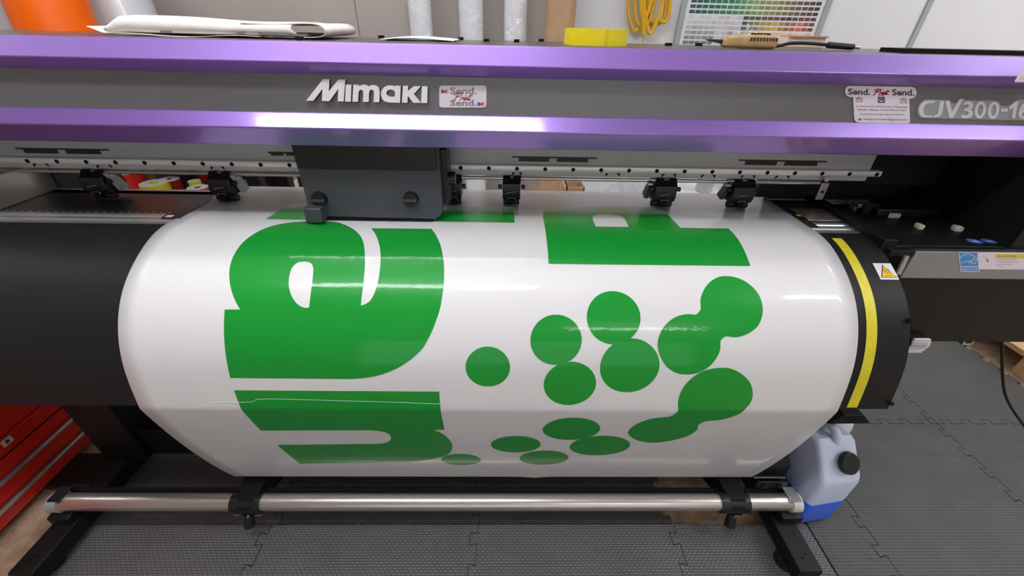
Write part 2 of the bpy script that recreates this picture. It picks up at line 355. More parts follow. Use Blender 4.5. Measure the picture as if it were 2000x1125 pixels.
for px,py in ((218,66),(585,75),(745,74),(900,77),(950,82),(1009,83),(1057,81),(1305,90),(1364,90),(1415,91),(1735,100)):
    p=at(px,py,Z=cF[1]); yy=min(max(p.y,.90),1.13) if px!=585 else .922; x=at(px,py,Y=yy).x
    MB().box(x-.006,x+.006,yy-.006,yy+.006,cF[1],cF[1]+.006).build('cover_clip',M_dark,printer)
p=at(1845,105,Z=cF[1]+.004)
MB().box(p.x,PX1,.92,.98,cF[1],cF[1]+.008).build('cover_end_strip',M_dark,printer)
# fascia graphics --------------------------------------------------
def fas(px,py,h=0):
    p=at(px,py,Y=FY); return Vector((p.x,FY-h,p.z))
def lg(x,y): return (590+x/5.405,140+y/5.405)
LOGO=[[[(55,303),(232,75),(298,77),(291,205),(395,80),(465,80),(448,310),(388,308),(392,178),(298,308),(220,303),(227,178),(130,303)]],
[[(472,133),(530,135),(524,312),(464,310)]],
[[(550,135),(608,136),(608,150),(628,140),(655,134),(685,138),(712,154),(735,140),(765,136),(795,146),(818,170),(827,210),(822,318),(764,317),(768,220),(764,198),(752,187),(738,186),(722,195),(714,220),(712,315),(652,314),(656,220),(652,198),(640,187),(626,186),(610,198),(603,220),(600,313),(540,312)]],
[[(1047,147),(1040,324),(940,321),(910,318),(880,308),(855,284),(841,250),(840,220),(850,187),(872,160),(900,146),(935,140),(965,144),(985,156),(988,145)],[(940,185),(968,190),(984,204),(989,225),(985,262),(935,264),(910,253),(897,232),(897,212),(910,194)]],
[[(1072,147),(1124,147),(1121,198),(1185,150),(1258,150),(1185,232),(1253,325),(1180,324),(1122,247),(1118,324),(1060,322)]],
[[(1270,150),(1330,152),(1326,327),(1262,325)]]]
for polys in LOGO:
    L=[[lg(*p) for p in loop] for loop in polys]
    o=solid_letters([L],lambda u,v,h:fas(u,v,h),.006).build('brand_letter',M_letter,printer,smooth=False)
    L2=[[(u+.9,v+1.6) for u,v in loop] for loop in L]
    solid_letters([L2],lambda u,v,h:fas(u,v,h*1.0),.0035).build('letter_backing',M_blacki,o,smooth=False)
def md(x,y): return (1780+x/9.0909,160+y/9.0909)
def sl_ell(cx,cy,rx,ry,sk=.13): return [(cx+x-y*sk,cy+y) for x,y in [(rx*math.cos(2*math.pi*k/28),ry*math.sin(2*math.pi*k/28)) for k in range(28)]]
six=[(2080,350),(2010,362),(1950,410),(1905,490),(1886,560),(1895,615),(1935,650),(1990,658),(2050,640),(2085,590),(2085,530),(2050,490),(2000,478),(1970,490),(2000,440),(2040,410),(2075,400)]
MODEL=[[[(410,333),(240,338),(190,365),(150,410),(130,460),(125,510),(132,560),(155,600),(190,622),(240,630),(358,628),(362,598),(265,596),(225,578),(208,540),(207,490),(220,440),(245,405),(290,378),(400,372)]],
[[(500,338),(575,338),(545,510),(530,560),(505,598),(460,625),(375,628),(385,598),(420,590),(450,568),(466,530)]],
[[(592,338),(672,340),(712,530),(850,312),(910,312),(735,636),(660,634)]],
[[(915,378),(960,350),(1020,342),(1068,358),(1090,400),(1080,450),(1040,488),(1072,512),(1085,555),(1065,610),(1010,640),(930,645),(872,628),(885,572),(940,590),(990,584),(1010,556),(1000,525),(960,515),(920,515),(930,465),(985,460),(1012,430),(1005,402),(978,394),(945,402),(912,418)]],
[sl_ell(1213,497,100,152),sl_ell(1214,497,46,100)],[sl_ell(1449,503,100,152),sl_ell(1450,503,46,100)],
[[(1580,470),(1703,470),(1700,527),(1578,525)]],[[(1830,350),(1882,350),(1835,645),(1765,645),(1800,455),(1735,500),(1725,450)]],
[six,[(1985,530),(2015,530),(2025,560),(2010,600),(1980,612),(1955,595),(1955,560)]],[sl_ell(2250,515,100,152),sl_ell(2250,515,46,100)]]
film=flat_polys([[[md(*p) for p in [(240,310),(680,322),(690,375),(790,375),(850,290),(935,292),(930,322),(1490,330),(1560,370),(1590,430),(1700,425),(1880,320),(2090,325),(2400,340),(2400,690),(1560,672),(160,640),(110,590),(92,520),(110,440),(150,370)]]]],lambda u,v:fas(u,v,.0006)).build('lettering_film',M_film,printer,smooth=False,recalc=False)
mb=MB()
for polys in MODEL:
    o=solid_letters([[[md(*p) for p in loop] for loop in polys]],lambda u,v,h:fas(u,v,.0007+h),.0006).build('model_character',M_model,printer,smooth=False)
# small logo sticker and large business sticker
def st(name,loop,label,h=.0006):
    o=solid_letters([[loop]],lambda u,v,hh:fas(u,v,hh),h).build(name,M_sticker,printer,smooth=False); tag(o,label); return o
def fl(h): return lambda u,v: fas(u,v,h)
k1=st('sticker',rounded(858,950,167,210,6),'small white rounded sticker beside the brand letters')
SL=.026  # stickers follow the slight tilt of the picture of the fascia
def fsl(x0,h): return lambda u,v: fas(u,v+(u-x0)*SL*.0,h)
mb=MB(); put_text(mb,'Send.',fl(.0008),879,931,184,170.5,bold=.025); put_text(mb,'Send.',fl(.0008),879,931,207,195,bold=.025); mb.build('sticker_text',M_inkgrey,k1,smooth=False,recalc=False)
SCRIPT=[[(.02,.70),(.06,.86),(.16,.96),(.28,1),(.38,.95),(.40,.80),(.34,.66),(.24,.58),(.14,.54)],[(.22,.96),(.17,.66),(.10,.28),(.05,.0)],
[(.38,.20),(.44,.50),(.43,.40),(.48,.50),(.53,.48)],[(.56,.50),(.54,.28),(.57,.20),(.61,.28)],[(.585,.68),(.60,.72)],[(.63,.50),(.62,.20),(.66,.42),(.70,.50),(.73,.46),(.72,.24),(.75,.20),(.79,.30)],[(.86,.90),(.81,.34),(.83,.20),(.88,.26)],[(.74,.64),(.96,.70)],[(.955,.20),(.965,.20)]]
def script_print(fn,u0,u1,v0,v1,w):
    pol=[]
    for s_ in SCRIPT: pol+=stroke([(u0+(u1-u0)*(a+.12*b),v0+(v1-v0)*b) for a,b in s_],w)
    return flat_polys(pol,fn)
script_print(fl(.0010),883,922,199,181,1.7).build('sticker_script',M_red,k1,smooth=False,recalc=False)
def mini_env(cx,cy,w,h):
    return {'M_bluei':[[[(cx-w/2,cy-h/2),(cx-w*.1,cy),(cx-w/2,cy+h/2)]]],'M_yeli':[[[(cx+w/2,cy-h/2),(cx+w*.1,cy),(cx+w/2,cy+h/2)]]],'M_magi':[[[(cx-w*.35,cy-h*.5),(cx,cy-h*.15),(cx+w*.35,cy-h*.5),(cx+w*.25,cy+h*.1),(cx+w*.4,cy+h*.5),(cx,cy+h*.25),(cx-w*.4,cy+h*.5),(cx-w*.25,cy+h*.1)]]]}
for cx,cy in ((868.5,178.5),(939.5,203)):
    for k,v in mini_env(cx,cy,14,9).items(): flat_polys(v,fl(.0009)).build('sticker_icon',globals()[k],k1,smooth=False,recalc=False)
def bs(x,y): return (1640+x/12.5,155+y/12.5)
bl=[(210,158),(1760,185),(1830,215),(1868,275),(1872,340),(1840,420),(1780,460),(1690,470),(1712,1010),(1705,1055),(1660,1080),(440,1055),(380,1020),(352,960),(325,435),(240,430),(170,395),(130,330),(125,265),(150,195)]
k2=st('business_sticker',[bs(*p) for p in bl],'large white sticker with a wide rounded head and lines of text')
def fb(h):
    def f(u,v):
        p=bs(u,v+ (u-900)*.0175); return fas(p[0],p[1],h)
    return f
mb=MB(); put_text(mb,'Send.',fb(.0008),195,740,388,232,bold=.03); put_text(mb,'Send.',fb(.0008),1270,1815,385,228,bold=.03); mb.build('sticker_text',M_ink,k2,smooth=False,recalc=False)
script_print(fb(.0010),800,1190,395,240,25).build('sticker_script',M_red,k2,smooth=False,recalc=False)
mb=MB()
for body,u0,u1,v in (('Coloured Vinyl',445,825,688),('Wall Graphics',910,1275,688),('Decals Kits',1365,1640,688),('Posters',475,655,765),('Banners',755,940,765),('Event & Business Signs',1040,1620,765),('Not Just Prints, Design support on demand.',490,1565,875)): put_text(mb,body,fb(.0008),u0,u1,v,v-42,bold=.008)
for u,v in ((412,660),(872,660),(1325,660),(445,740),(720,740),(1008,740)): flat_polys([[[(u,v-18),(u+14,v+8),(u,v+20),(u-14,v+8)]]],fb(.0008),mb)
mb.build('sticker_small_text',M_ink,k2,smooth=False,recalc=False)
mb=MB(); put_text(mb,'sendprintsendnz@gmail.com',fb(.0008),570,1635,1005,945,bold=.004); mb.build('sticker_address',M_ink,k2,smooth=False,recalc=False)
mb=MB()
for cx,cy,w,h in ((470,508,150,95),(1550,515,150,95),(485,985,70,40)):
    q=[(cx-w/2,cy-h/2),(cx+w/2,cy-h/2),(cx+w/2,cy+h/2),(cx-w/2,cy+h/2),(cx-w/2,cy-h/2)]
    flat_polys(stroke(q,9)+stroke([(cx-w/2,cy-h/2),(cx,cy+h*.12),(cx+w/2,cy-h/2)],9)+stroke([(cx-w/2,cy+h/2),(cx-w*.12,cy)],7)+stroke([(cx+w/2,cy+h/2),(cx+w*.12,cy)],7),fb(.0008),mb)
for cx in (470,1550): flat_polys(stroke([(cx-22,470),(cx,430),(cx+22,465),(cx,488),(cx-22,470)],8),fb(.0008),mb)
mb.build('sticker_envelope',M_ink,k2,smooth=False,recalc=False)
flat_polys([[rounded(920,1100,425,480,14)]],fb(.0008)).build('sticker_icon',M_bluei,k2,smooth=False,recalc=False)
flat_polys([[[(920,480),(1100,480),(1100,530),(920,530)]]],fb(.0008)).build('sticker_icon',M_magi,k2,smooth=False,recalc=False)
flat_polys([[rounded(920,1100,530,570,8)]]+stroke([(955,425),(960,385),(1060,385),(1065,425)],14),fb(.0008)).build('sticker_icon',M_ink,k2,smooth=False,recalc=False)
flat_polys([[[(965,520),(1055,520),(1055,545),(965,545)]]],fb(.0010)).build('sticker_icon',M_yeli,k2,smooth=False,recalc=False)
# end label on the upper trim
p=at(1990,138,Y=.848); x0=p.x
lab=MB().box(x0,x0+.10,.838,.845,at(1992,160,Y=.848).z,at(1992,113,Y=.848).z).build('end_label',M_sticker,printer,bevel=.001); tag(lab,'white warning label on the end of the upper trim')
zz=at(1995,150,Y=.848).z; MB().prism([(x0+.004,zz-.001),(x0+.03,zz-.001),(x0+.017,zz+.022)],.8365,.8385,'y').build('warning_triangle',M_caution,lab,smooth=False)

# beam, rail, scale bar -------------------------------------------
BY=1.06
def bz(px,py,Y=BY): return at(px,py,Y=Y).z
zr0,zr1,zp1,zb1=bz(1000,321),bz(1000,332.5),bz(1000,343.7),bz(1000,349.5)
BX0,BX1=-1.40,.97
MB().box(.97,1.30,BY+.006,BY+.06,H-.345,H-.06).build('beam_extension',M_black,printer)
beam=MB().box(BX0,BX1,BY+.004,BY+.06,zr0-.002,H-.06).build('beam',M_beam,printer,bevel=.002)
MB().box(BX0,BX1,BY+.002,BY+.03,zp1,zr1+.001).build('beam_lower_plate',M_beam,printer,bevel=.001)
xr=at(1715,338,Y=BY).x
rail=MB().prism([(BY-.010,zr1+.001),(BY-.012,zr1+.004),(BY-.012,zr0-.003),(BY-.010,zr0),(BY+.006,zr0),(BY+.006,zr1+.001)],-1.36,xr,'x').build('linear_rail',M_rail,printer); tag(rail,'bright steel linear rail with counterbored holes')
zc=(zr0+zr1)/2; x=at(1010,327,Y=BY-.012).x; pitch=at(1065,328,Y=BY-.012).x-x
hm=MB().cyl((0,0,0),(0,-.0012,0),.0052,n=14)
for k in range(-20,14):
    xx=x+k*pitch
    if xx<-1.34 or xx>xr-.01: continue
    hm2=MB().cyl((xx,BY-.0118,zc),(xx,BY-.0128,zc),.0052,n=14); hm2.build('rail_hole',M_dark,rail,smooth=False)
sb=MB().cyl((-1.36,BY-.006,(zp1+zb1)/2),(at(1598,355,Y=BY).x,BY-.006,(zp1+zb1)/2),(zp1-zb1)/2+.001,n=16).build('pressure_bar',M_steel,printer)
mk=MB()
def tri(px,py,fl_):
    a=at(px,py+1.5,Y=BY+.0015); s_=.0095
    mk.add([(a.x,BY+.0015,a.z),(a.x+s_*fl_,BY+.0015,a.z),(a.x,BY+.0015,a.z-s_)],[(0,1,2)])
for a,b,y in ((63,93,318),(187,217,321),(410,437,324),(1000,1019,335),(1183,1211,337),(1293,1321,338.5),(1370,1398,340),(1448,1476,341),(1515,1543,342)):
    tri(a,y,1); tri(b,y,-1)
mk.build('beam_markings',M_dark,printer,smooth=False,recalc=False)['kind']='stuff'
for a,b,y0,y1 in ((30,215,290,300),(523,590,297,304),(1000,1165,306.5,316),(1443,1612,313,323)):
    p0=at(a,y0,Y=BY+.003); p1=at(b,y1,Y=BY+.003); zt=at((a+b)/2,y0,Y=BY+.003).z; zb_=at((a+b)/2,y1,Y=BY+.003).z; w=p1.x-p0.x; h=zt-zb_
    mb=MB().box(p0.x,p1.x,BY+.0025,BY+.006,zt-.0035,zt); mb.box(p0.x+w*.08,p0.x+w*.44,BY+.002,BY+.006,zb_,zt-.003); mb.box(p0.x+w*.53,p0.x+w*.9,BY+.002,BY+.006,zb_,zt-.003); mb.build('beam_slot',M_inner,printer)
# pinch rollers ---------------------------------------------------
def pinch(px0,px1,side):
    x0=at(px0,365,Y=1.05).x; x1=at(px1,365,Y=1.05).x; w=x1-x0; c=(x0+x1)/2; zt=zb1+.010; zl=PLZ+.004
    body=MB().prism([(1.036,zl+.014),(1.030,zl+.028),(1.034,zt-.016),(1.046,zt-.004),(1.085,zt),(1.10,zl+.03),(1.09,zl+.012)],x0+.004,x1-.004,'x').build('pinch_roller',M_inner,printer,bevel=.002)
    for f_ in (.26,.78): MB().cyl((x0+w*f_-.009,1.052,zt-.009),(x0+w*f_+.009,1.052,zt-.009),.010,n=16).build('guide_roller',M_dark,body)
    MB().cyl((x0+.006,1.050,PLZ+.0090),(x1-.006,1.050,PLZ+.0090),.0090,n=18).build('rubber_roller',M_rubber,body)
    MB().box(c-.009,c+.009,1.030,1.040,zl+.002,zl+.016).build('roller_clip',M_dark,body,bevel=.001)
    MB().tube([(c-.011,1.0300,zl+.016),(c-.009,1.029,zl+.021),(c+.009,1.029,zl+.021),(c+.011,1.0300,zl+.016)],.0012,6).build('spring_wire',M_steel,body)
    MB().tube([(c-.016,1.031,zl+.032),(c-.006,1.0295,zl+.036),(c+.010,1.031,zl+.038)],.0016,6).build('lever_wire',M_steel,body)
    for s_,xx in ((-1,x0),(1,x1)): MB().cyl((xx+s_*-.002,1.045,zl+.046),(xx+s_*.008,1.045,zl+.046),.006,n=12).build('roller_pin',M_inner,body)
    if side:
        sx=x1 if side>0 else x0
        MB().prism([(1.04,zt-.006),(1.055,zt-.004),(1.085,zl+.02),(1.06,zl+.014)],sx-.001,sx+side*.012,'x').build('side_plate',M_plastic_grey if side>0 else M_car,body)
        MB().cyl((sx+side*.004,1.045,zt-.013),(sx+side*.016,1.045,zt-.013),.004,n=10).build('release_pin',M_steel,body)
for a,b,s_ in ((172,222,1),(414,462,1),(866,904,0),(979,1019,0),(1274,1322,-1),(1426,1474,-1)): pinch(a,b,s_)
# platen ----------------------------------------------------------
platen=MB().box(-1.42,.90,.954,1.115,PLZ-.04,PLZ-.0014).build('platen',mat('dark_platen',rgb(44,46,46),.35,metal=.2,var=.1,vscale=60),printer,bevel=.001)
MB().box(-1.42,1.0,1.09,1.13,PLZ-.05,PLZ+.001-.0024).build('platen_back_rail',M_beam,printer,bevel=.002)
fe=MB().prism([(.90,PLZ-.03),(.90,PLZ-.003),(.912,PLZ-.0026),(.914,PLZ-.005),(.918,PLZ-.005),(.920,PLZ-.0018),(.934,PLZ-.0016),(.936,PLZ-.004),(.940,PLZ-.004),(.942,PLZ-.0014),(.955,PLZ-.0014),(.955,PLZ-.03)],-1.42,.90,'x').build('platen_front_strip',M_alu,printer,smooth=False)
for k in range(48):
    xx=-1.40+k*.02
    if xx<-.78: MB().cyl((xx,.962,PLZ-.0014),(xx,.962,PLZ-.0008),.0022,n=8).build('platen_hole',M_alu,platen,smooth=False)
xg=-.80
gd=MB().prism([(xg-.035,.925),(xg+.010,.925),(xg+.010,1.06),(xg-.012,1.06),(xg-.035,.945)],PLZ,PLZ+.0012,'z').prism([(xg-.035,.925),(xg-.0005,.925),(xg-.0005,1.06),(xg-.012,1.06),(xg-.035,.945)],PLZ-.0014,PLZ+.0002,'z').build('media_guard',M_inner,printer); MB().box(xg-.028,xg-.012,.929,.940,PLZ+.001,PLZ+.0018).build('guard_window',M_sticker,gd)
xg2=.765
MB().box(xg2+.01,xg2+.115,.965,1.045,PLZ-.001,PLZ+.0012).build('metal_platen_plate',M_steel,printer,bevel=.0005)
MB().prism([(xg2-.004,.925),(xg2+.02,.925),(xg2+.016,1.075),(xg2-.004,1.075)],PLZ-.0012,PLZ+.0012,'z').build('media_guard',M_inner,printer)
MB().box(xg2+.006,xg2+.018,.99,1.0,PLZ+.001,PLZ+.0016).build('guard_mark',M_caution,printer)
# heater ----------------------------------------------------------
HX0,HX1=-1.46,.877
hp=[(y-NRM[i+1][0]*.0025,z-NRM[i+1][1]*.0025) for i,(y,z) in enumerate(PATH[1:82])]
inner=[(y-NRM[i+1][0]*.03,z-NRM[i+1][1]*.03) for i,(y,z) in enumerate(PATH[1:82])][::-1]
inner=[p for p in inner]
heater=MB()
outl=hp+[(hp[-1][0]+.012,hp[-1][1]-.001)]+inner
n=len(outl); nh=len(hp)
heater.add([(HX0,*p) for p in outl]+[(HX1,*p) for p in outl],[(i,(i+1)%n,n+(i+1)%n,n+i) for i in range(n)]+[tuple(range(n))[::-1],tuple(range(n,2*n))])
heater=heater.build('heater_panel',M_heater,printer); tag(heater,'curved black heater panel under the media')
yt=[(.7815,.292),(.8045,.292),(.8035,.7198),(.7795,.7198)]
surf_shape([yt],-.0016).build('yellow_tape_strip',M_yellow_tape,heater)
wl=surf_shape([[(.8335,.3735),(.8755,.3735),(.8755,.4165),(.8335,.4165)]],-.0015).build('hot_surface_label',M_sticker,heater)
surf_shape([[(.8535,.3775),(.8735,.4115),(.8365,.4115)]],-.0009).build('hot_surface_triangle',M_blacki,heater)
surf_shape([[(.8537,.3808),(.8712,.4103),(.8388,.4103)]],-.0005).build('hot_surface_triangle',M_caution,heater)
pol=[]
for x_ in (.8495,.8545,.8595): pol+=stroke([(x_-.001,.390),(x_+.001,.393),(x_-.001,.396),(x_+.001,.399),(x_-.0005,.402)],.0011)
pol+=stroke([(.848,.406),(.862,.406)],.0012)
mb=MB()
for q in pol: mb.add(*(lambda m_:(m_.v,m_.f))(surf_shape(q,-.0002)))
mb.build('hot_surface_waves',M_blacki,heater,smooth=False,recalc=False)
for x_ in (-1.143,-.973,-.80,.80): surf_shape([[(x_-.008,.281),(x_-.004,.283),(x_+.008,.270),(x_+.004,.268)]],-.0018).build('heater_slot',M_dark,heater)
for s_ in (.51,.705):
    p=surf(.872,s_,.0); MB().cyl(p+Vector((0,.004,0)),p+Vector((0,-.006,.002)),.005,n=10).build('heater_screw',M_dark,heater)
MB().box(HX0,HX1,.735,.90,H-.70,H-.55).build('heater_core',M_dark,printer)
# ----------------------------------------------------------------- print carriage
cy0=.925; cx0=at(600,400,Y=cy0).x; cx1=at(864,400,Y=cy0).x; cz0=PLZ+.004; cz1=H-.20
car=MB().prism([(cx0,cz0+.004),(cx1-.022,cz0),(cx1-.006,cz0+.012),(cx1,cz0+.028),(cx1,cz1),(cx0,cz1)],cy0,1.03,'y').build('print_carriage',M_car,printer,bevel=.004); tag(car,'black print head carriage hanging over the media')
MB().box(cx0+.002,cx1-.004,cy0-.006,cy0+.02,at(720,331,Y=cy0).z,cz1).build('carriage_upper_cover',M_inner,car,bevel=.003)
MB().box(cx0+.03,cx1-.025,cy0-.002,1.02,cz0-.0015,cz0+.003).build('head_plate',M_dark,car)
for px,py in ((625,388),(803,388)):
    c=at(px,py,Y=cy0); MB().cyl((c.x,cy0+.004,c.z),(c.x,cy0-.012,c.z),.019,.017,n=24).build('carriage_knob',M_inner,car)
    MB().box(c.x-.015,c.x+.015,cy0-.0145,cy0-.011,c.z-.003,c.z+.003).build('knob_grip',M_car,car)
c=at(618,420,Y=cy0-.02); ct=MB().box(c.x-.024,c.x+.016,cy0-.03,cy0+.01,cz0+.002,c.z+.020).build('cutter_holder',M_car,car,bevel=.003)
MB().cyl((c.x+.004,cy0-.018,cz0-.002),(c.x+.004,cy0-.018,cz0+.02),.008,n=14).build('cutter_blade_cap',M_inner,car)
MB().box(c.x-.036,c.x-.018,cy0-.022,cy0,cz0+.006,cz0+.012).build('cutter_plate',M_steel,car)
MB().box(cx1-.002,cx1+.014,.95,1.02,cz0+.03,cz1-.04).build('carriage_side',M_inner,car,bevel=.003)
MB().cyl((cx1+.010,.965,bz(890,348,.965)),(cx1+.030,.965,bz(890,348,.965)),.016,n=18).build('side_wheel',M_inner,car)
# ----------------------------------------------------------------- right hand station
sx0=.905
MB().box(sx0,PX1,.83,1.16,PLZ-.012,PLZ-.002).build('station_deck',M_black,printer,bevel=.002)
xq=at(1478,370,Y=1.13).x
MB().prism([(xq,PLZ+.003),(.766,PLZ+.003),(.766,PLZ-.05),(PX1,PLZ-.05),(PX1,H-.10),(xq,H-.10)],1.125,1.145,'y').build('station_back_panel',M_black,printer)
MB().box(PX0,at(165,360,Y=1.13).x,1.125,1.145,PLZ-.05,H-.10).build('left_back_panel',mat('charcoal_side_panel',rgb(62,64,64),.5,var=.05),printer)
MB().box(-1.27,-1.255,.96,1.12,PLZ,zp1-.002).build('left_side_bracket',M_steel,printer)
MB().box(sx0-.03,sx0,.83,1.12,PLZ-.03,PLZ+.012).build('station_side_rail',M_black,printer,bevel=.002)
for q,(a,b) in enumerate(((1590,358),(1604,386))):
    pass
b0=at(1602,357,Y=1.05); b1=at(1597,389,Y=1.05)
br=MB().box(b1.x-.010,b1.x+.010,1.045,1.050,b1.z,b0.z).build('white_bracket',M_alu,printer,bevel=.001)
c=(b0.z+b1.z)/2; MB().box(b1.x-.003,b1.x+.003,1.0435,1.0455,c-.003,c+.003).build('bracket_hole',M_dark,br)
MB().cyl((at(1612,349,Y=1.05).x,1.05,at(1612,349,Y=1.05).z),(at(1612,349,Y=1.05).x,1.042,at(1612,349,Y=1.05).z),.0065,n=14).build('bracket_screw',M_steel,printer)
a=at(1672,392,Y=1.07); MB().box(a.x-.022,a.x+.024,1.03,1.07,a.z-.006,a.z+.004).box(a.x-.022,a.x-.012,1.04,1.06,PLZ-.01,a.z).build('wiper_arm',M_steel,printer,bevel=.001)
a=at(1694,405,Y=1.03); MB().box(a.x-.016,a.x+.020,1.02,1.025,PLZ-.004,a.z+.014).build('wiper_plate',M_black,printer)
for px,py,w in ((1880,425,.022),(1796,440,.008),(1870,444,.011),(1745,418,.018)):
    a=at(px,py,Z=PLZ+.006); MB().prism([(a.x-w,a.y-.008),(a.x+w*.7,a.y-.011),(a.x+w,a.y+.004),(a.x-w*.4,a.y+.012)],PLZ-.003,PLZ+.010,'z').build('cap_pad',mat('stained_sponge',rgb(206,196,180),.8,var=.2,vscale=120),printer,bevel=.003)
MB().box(.99,1.16,1.0,1.08,PLZ-.003,PLZ+.02).build('cap_unit',M_inner,printer,bevel=.004)
MB().box(1.20,1.24,.98,1.12,PLZ-.003,PLZ+.09).build('cap_post',M_inner,printer,bevel=.004)
for px in (1903,1931):
    a=at(px,471.5,Z=PLZ-.002); o=flat_polys([[ell(a.x,a.y,.0165,.0135,28)]],lambda u,v:Vector((u,v,PLZ-.0012))).build('blue_round_label',M_bluei,printer,smooth=False,recalc=False)
    flat_polys([[ [(a.x-.010,a.y+.002),(a.x+.006,a.y+.002),(a.x+.011,a.y-.004),(a.x-.002,a.y-.004)] ]],lambda u,v:Vector((u,v,PLZ-.0009))).build('label_symbol',M_sticker,o,smooth=False,recalc=False)
# front box under the deck
fy=.815; bx0=at(1772,515,Y=fy).x
MB().box(sx0-.02,PX1,fy-.002,.86,PLZ-.022,PLZ-.006).build('deck_lip',M_black,printer,bevel=.002)
zpt=at(1900,491,Y=fy).z; zpb=at(1900,543,Y=fy).z; zbb=at(1900,668,Y=fy).z
plate=MB().box(bx0,PX1,fy-.004,fy+.01,zpb,zpt).build('grey_front_plate',mat('satin_grey_plate',rgb(150,152,152),.5,metal=.4,var=.04),printer,bevel=.001)
MB().box(bx0-.004,PX1,fy,1.12,zbb,zpt+.004).build('ink_station_box',M_black,printer,bevel=.003)
MB().box(PX1-.25,PX1,fy+.01,1.12,zpt,H-.10).build('right_end_housing',M_black,printer)
MB().box(PX0,PX0+.02,.87,1.10,PLZ-.05,H-.05).build('left_end_housing',M_black,printer)
def pl(px,py,h): 
    p=at(px,py,Y=fy-.004); return Vector((p.x,fy-.004-h,p.z))
def es(x,y): return (1840+x/10.225,450+y/10.225)
def fe_(h): return lambda u,v: pl(*es(u,v),h)
e1=solid_letters([[[(322,430),(705,430),(742,826),(362,824)]]],lambda u,v,h:pl(*es(u,v),h),.0005).build('energy_label',mat('energy_label_blue',rgb(66,146,216),.35),printer,smooth=False); tag(e1,'blue and white energy label on the grey front plate')
pol=[]
fr=[(328,436),(700,436),(736,820),(366,818),(328,436)]; pol+=stroke(fr,14); pol+=stroke([(355,722),(724,722)],14)
pol+=stroke([(350,560),(380,520),(430,485),(500,472),(570,478),(630,505),(675,540),(698,570)],13)
star=[]
for k in range(11):
    a=-math.pi/2+k*math.pi/5; r=72 if k%2==0 else 34; star.append((628+r*math.cos(a),612+r*.95*math.sin(a)))
pol+=stroke(star,11)
pol+=stroke([(372,640),(400,610),(410,590),(395,630),(420,640),(440,610),(450,635),(470,610),(480,630),(510,605),(515,635),(540,605),(535,655),(560,610),(570,640),(600,600)],9)
mb=flat_polys(pol,fe_(.0007)); put_text(mb,'ENERGY STAR',fe_(.0007),382,712,795,748,bold=.0); mb.build('label_print',M_sticker,e1,smooth=False,recalc=False)
e2=solid_letters([[[(712,432),(2300,450),(2300,790),(742,772)]]],lambda u,v,h:pl(*es(u,v),h),.0004).build('caution_label',M_sticker,printer,smooth=False); tag(e2,'white caution label with a yellow heading')
flat_polys([[[(1050,470),(2280,480),(2280,570),(1055,550)]]],fe_(.0006)).build('label_heading',M_yeli,e2,smooth=False,recalc=False)
mb=MB(); put_text(mb,'CAUTION',fe_(.0008),1195,1465,532,490,bold=.01); flat_polys([[[(1120,535),(1148,488),(1176,537)]]],fe_(.0008),mb); mb.build('label_print',M_inkgrey,e2,smooth=False,recalc=False)
pol=[]
for v,u0,u1 in ((580,1085,1480),(628,1085,1510),(676,1090,1420),(720,1095,1210)): pol+=stroke([(u0,v),(u1,v+2)],9)
pol+=stroke([(800,500),(930,590)],6)+stroke([(790,630),(760,640)],6)+stroke([(930,690),(970,720)],6)
flat_polys(pol,fe_(.0006)).build('label_lines',M_inkgrey,e2,smooth=False,recalc=False)
flat_polys(stroke([(880,580),(905,590),(915,620),(900,632)],14),fe_(.0007)).build('label_mark',M_red,e2,smooth=False,recalc=False)
# handle clip and ribbed vent below the box
a=at(1757,520,Y=.80); MB().prism([(a.x-.006,a.z+.03),(a.x+.004,a.z+.028),(a.x+.010,a.z-.02),(a.x,a.z-.02)],.795,.80,'y').build('corner_clip',M_alu,printer)
c=at(1796,673,Y=.79)
MB().cyl((c.x-.03,.806,c.z),(c.x+.014,.806,c.z),.022,n=20).build('vent_core',M_dark,printer)
for k in range(9):
    hw=.020-.0011*abs(k-4)**1.5; zz=c.z-.021+k*.0053
    MB().box(c.x-.03,c.x+hw,.7825,.788,zz,zz+.0016).build('vent_rib',M_letter,printer)
a=at(1880,664,Y=.83); MB().box(a.x-.014,a.x+.014,.815,.835,zbb-.010,zbb-.006).box(a.x-.014,a.x-.010,.815,.835,zbb-.008,zbb+.002).box(a.x+.010,a.x+.014,.815,.835,zbb-.008,zbb+.002).build('cable_hook',M_alu,printer)
# ----------------------------------------------------------------- stand
FLX=(-1.315,-1.25); FRX=(.826,.89)
for nm,(x0,x1) in (('foot',FLX),('foot',FRX)):
    f_=MB().prism([(.503,.036),(.50,.04),(.50,.086),(.504,.09),(1.25,.09),(1.25,.036)],x0,x1,'x').build(nm,M_black,printer,bevel=.002)
    for yy in (.56,1.18): MB().cyl(((x0+x1)/2-.012,yy,.0142),((x0+x1)/2-.012,yy,.04),.032,n=20).build('levelling_pad',M_rubber,f_)
    for yy,r_ in ((.645,.012),(.60,.004),(.545,.004),(.535,.004)):
        MB().cyl(((x0+x1)/2+(.0 if r_>.01 else .008 if yy>.54 else -.006),yy,.0898),((x0+x1)/2+(.0 if r_>.01 else .008 if yy>.54 else -.006),yy,.0906),r_,n=14).build('foot_hole',M_dark,f_,smooth=False)
MB().box(-1.43,-1.24,.735,.855,.085,.105).build('foot_plate',M_black,printer,bevel=.003)
MB().box(-1.33,-1.19,.84,1.0,.09,H-.55).build('stand_post',M_black,printer,bevel=.003)
MB().box(.80,.88,.90,1.06,.09,H-.62).build('stand_post',M_black,printer,bevel=.003)
MB().box(-1.23,.84,.86,.95,.092,.215).build('cross_beam',M_black,printer,bevel=.003)
a=at(1652,814,Y=.78)
